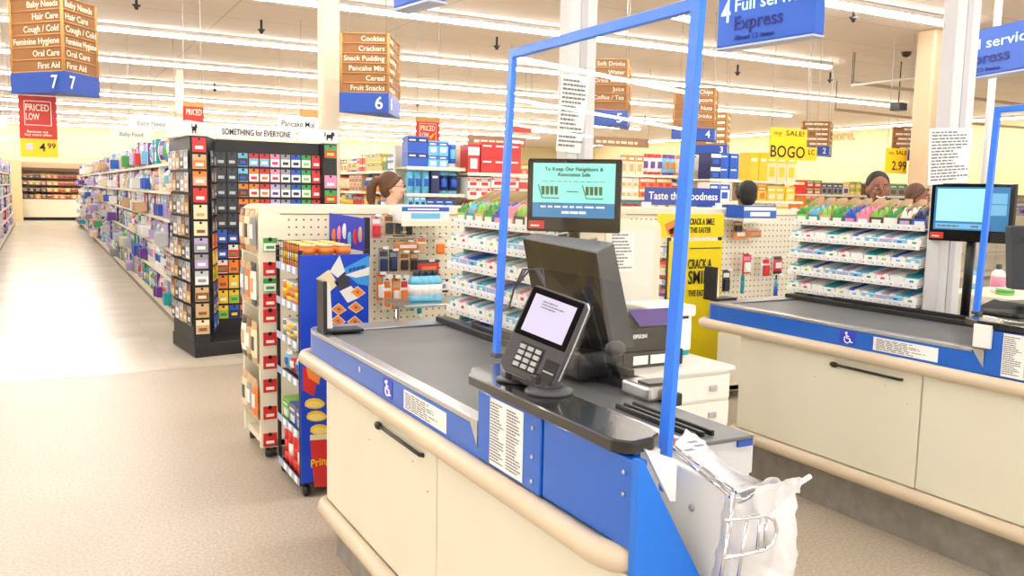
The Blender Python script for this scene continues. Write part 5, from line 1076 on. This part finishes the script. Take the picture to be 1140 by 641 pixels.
# goods past the first few hundred of a kind, one object per kind
QON[0] = 1; QUEUE.sort(key=lambda q: -q[0]); cnt = {}
for _, q in QUEUE:
    cnt[q[0]] = cnt.get(q[0], 0)+1
    if cnt[q[0]] <= 290: goods(*q)
    else: POOL.setdefault(q[0], []).append((goods_mesh(*q[1:6]), Vector(q[6]), q[7]))
for nm, L_ in POOL.items():
    vs, fs, mi_, ms = [], [], [], []
    for me, loc, rz in L_:
        M_ = Matrix.Translation(loc) @ Matrix.Rotation(rz, 4, 'Z'); o_ = len(vs); vs += [M_ @ v.co for v in me.vertices]
        ix = []
        for m in me.materials:
            if m not in ms: ms.append(m)
            ix.append(ms.index(m))
        for p in me.polygons: fs.append([o_+v for v in p.vertices]); mi_.append(ix[p.material_index])
    me = bpy.data.meshes.new(nm); me.from_pydata(vs, [], fs)
    for m in ms: me.materials.append(m)
    me.polygons.foreach_set('material_index', mi_); o = bpy.data.objects.new('shelf_goods', me); C.objects.link(o)
    print('pool', nm, len(L_)); tag(o, f'crowd of small {nm.replace("_", " ")} goods far along the shelf rows', 'shelf goods', None, 'stuff')
# ------------------------------------------------------------------ people
def evalmesh(name, mb, vox, m, parent, sub=0):
    o = mb.build(name, None); md = o.modifiers.new('r', 'REMESH'); md.mode = 'VOXEL'; md.voxel_size = vox; md.use_smooth_shade = True
    sm = o.modifiers.new('s', 'SMOOTH'); sm.factor = .6; sm.iterations = 3
    dg = bpy.context.evaluated_depsgraph_get(); me = bpy.data.meshes.new_from_object(o.evaluated_get(dg)); bpy.data.objects.remove(o)
    me.materials.clear(); me.materials.append(m)
    for p in me.polygons: p.use_smooth = True; p.material_index = 0
    o = bpy.data.objects.new(name, me); C.objects.link(o); o.parent = parent; return o
def person(loc, hgt, rz, skin, hairm, top, label, pony=False, turn=0, smile=False, glasses=False, woman=False):
    """standing figure, local facing -y"""
    k = hgt/1.75; t = empty('person', loc, label, 'person', rz=rz); sw = .17 if woman else .2
    b = MB(); S = skin
    V3 = lambda x, y, z: Vector((x*k, y*k, z*k))
    hz = 1.63; T = Matrix.Rotation(turn, 3, 'Z'); hc = V3(0, 0, hz)
    HV = lambda x, y, z: hc+T @ Vector((x*k, y*k, z*k))
    b.ball(HV(0, .012, .02), (.074*k, .092*k, .1*k), S, 20, rot=T); b.ball(HV(0, -.022, -.045), (.056*k, .06*k, .068*k), S, 16, rot=T)   # skull and jaw
    b.tube([HV(0, -.082, .018), HV(0, -.104, -.012), HV(0, -.09, -.022)], .01*k, S, 8, rr=[.008*k, .014*k, .013*k])
    for s_ in (-1, 1):
        b.ball(HV(.074*s_, .01, -.005), (.01*k, .02*k, .03*k), S, 8, rot=T); b.ball(HV(.03*s_, -.08, .03), (.02*k, .01*k, .008*k), S, 8, rot=T); b.ball(HV(.036*s_, -.07, -.022), (.02*k, .016*k, .018*k), S, 8, rot=T)
    b.ball(HV(0, -.083, -.05), (.022*k, .01*k, .007*k), S, 8, rot=T)
    b.tube([V3(0, .01, 1.57), V3(0, .015, 1.46), V3(0, .02, 1.40)], .05*k, S, 12, rr=[.048*k, .05*k, .07*k])
    b.tube([V3(0, .02, 1.42), V3(0, .02, 1.3), V3(0, .02, 1.1), V3(0, .02, .95)], .1, S, 16, rr=[.09*k, .13*k, .12*k, .13*k])
    for s_ in (-1, 1):
        b.tube([V3(.05*s_, .02, 1.42), V3(sw*s_, .02, 1.39), V3((sw+.04)*s_, .03, 1.1), V3((sw+.03)*s_, -.06, .86)], .04, S, 10, rr=[.05*k, .05*k, .04*k, .026*k])
        w_ = V3((sw+.03)*s_, -.07, .84); b.ball(w_+V3(0, -.02, -.03), (.016*k, .035*k, .045*k), S, 8)
        for f_ in range(4): b.tube([w_+V3(0, -.04+.02*f_, -.06), w_+V3(-.01*s_, -.045+.02*f_, -.10), w_+V3(-.02*s_, -.04+.02*f_, -.135+.006*abs(f_-1))], .009*k, S, 6)
        b.tube([w_+V3(-.005*s_, -.05, -.02), w_+V3(-.02*s_, -.075, -.05), w_+V3(-.022*s_, -.08, -.08)], .01*k, S, 6)
        b.tube([V3(.08*s_, .02, .96), V3(.09*s_, .01, .5), V3(.09*s_, .03, .09)], .06, S, 10, rr=[.09*k, .056*k, .036*k]); b.ball(V3(.09*s_, -.04, .04), (.045*k, .12*k, .04*k), S, 8)
    evalmesh('body', b, .009, S, t)
    b = MB()   # shirt
    b.tube([V3(0, .02, 1.45), V3(0, .02, 1.40), V3(0, .02, 1.3), V3(0, .02, 1.1), V3(0, .02, .92)], .1, top, 16, rr=[.07*k, .11*k, .15*k, .14*k, .155*k])
    for s_ in (-1, 1): b.tube([V3(.05*s_, .02, 1.41), V3(sw*s_, .02, 1.39), V3((sw+.035)*s_, .03, 1.25), V3((sw+.04)*s_, .03, 1.1)], .06, top, 10, rr=[.06*k, .066*k, .06*k, .055*k])
    evalmesh('shirt', b, .014, top, t)
    b = MB(); b.tube([V3(0, .02, 1.0), V3(0, .02, .86)], .15, DENIM, 16, rr=[.145*k, .155*k])
    for s_ in (-1, 1): b.tube([V3(.075*s_, .02, .93), V3(.09*s_, .01, .5), V3(.09*s_, .03, .08)], .06, DENIM, 10, rr=[.1*k, .075*k, .06*k])
    evalmesh('trousers', b, .014, DENIM, t)
    # hair: cap over the back and crown of the skull
    b = MB(); b.ball(HV(0, .034, .05), (.084*k, .092*k, .092*k), hairm, 20, rot=T); b.ball(HV(0, .05, .0), (.078*k, .07*k, .09*k), hairm, 16, rot=T)
    if woman or pony:
        for s_ in (-1, 1): b.tube([HV(.05*s_, -.06, .09), HV(.078*s_, -.02, .04), HV(.08*s_, .03, -.01)], .018*k, hairm, 8)
    if pony:
        b.tube([HV(0, .10, .05), HV(0, .15, .06), HV(0, .185, .0), HV(.01, .19, -.1), HV(.0, .17, -.2)], .03, hairm, 10, rr=[.03*k, .035*k, .045*k, .04*k, .012*k])
    o = evalmesh('hair', b, .008, hairm, t)
    # face details
    b = MB()
    for s_ in (-1, 1): b.ball(HV(.03*s_, -.078, .012), (.012*k, .006*k, .006*k), WHITE, 8, rot=T); b.ball(HV(.03*s_, -.083, .012), (.005*k, .004*k, .005*k), INKK, 8, rot=T); b.tube([HV(.015*s_, -.084, .036), HV(.03*s_, -.088, .041), HV(.048*s_, -.078, .035)], .003*k, hairm, 5)
    b.build('eyes', t)
    b = MB()
    if smile: b.tube([HV(-.03, -.083, -.045), HV(-.012, -.094, -.055), HV(.012, -.094, -.055), HV(.03, -.083, -.045)], .005*k, WHITE, 6); b.tube([HV(-.033, -.08, -.044), HV(0, -.095, -.064), HV(.033, -.08, -.044)], .004*k, mat('lip_brown', (120,60,54), .5), 6)
    else: b.tube([HV(-.022, -.086, -.05), HV(0, -.095, -.05), HV(.022, -.086, -.05)], .004*k, mat('lip_pink', (196,110,104), .5), 6)
    b.build('mouth', t)
    if glasses:
        b = MB()
        for s_ in (-1, 1):
            b.tube([HV(.032*s_+.022*math.cos(a), -.095, .012+.017*math.sin(a)) for a in [x*PI/6 for x in range(12)]], .0022*k, INKK, 5, closed=True); b.tube([HV(.054*s_, -.092, .015), HV(.078*s_, .0, .012)], .002*k, INKK, 5)
        b.tube([HV(-.01, -.097, .015), HV(.01, -.097, .015)], .002*k, INKK, 5); b.build('glasses', t)
    return t
def head_at(px, pyt, depth, hgt=None):
    d = FW+RT*((px-CX)/F)-UP*((pyt-CY)/F); p = Vector((0, 0, H))+d*depth; return p
p = head_at(438, 193, 6.9); person((p.x, p.y, 0), p.z, math.radians(62), SKINL, HAIRB, CLOTHK, 'woman with brown ponytail and glasses facing right behind the near pegboard rack', pony=True, glasses=True, woman=True)
p = head_at(979, 193, 6.2); person((p.x, p.y, 0), p.z, math.radians(-38), SKIND, HAIRK, CLOTHB, 'person with short black hair smiling behind the second candy rack', smile=True)
p = head_at(831, 203, 7.2); person((p.x, p.y, 0), p.z, math.radians(160), SKIND, HAIRK, CLOTHK, 'person with dark hair seen from behind, right of the blue banner', woman=True)
p = head_at(1024, 206, 7.4); person((p.x, p.y, 0), p.z, math.radians(20), SKIND, HAIRB, CLOTHK, 'person mostly hidden, dark brown hair showing left of the second screen', woman=True)
# ------------------------------------------------------------------ render look
sc = bpy.context.scene; sc.view_settings.view_transform = 'Standard'; sc.view_settings.look = 'None'; sc.view_settings.gamma = 1; sc.view_settings.exposure = 0.42
sc.view_settings.use_curve_mapping = False
print('objects', len(bpy.data.objects))
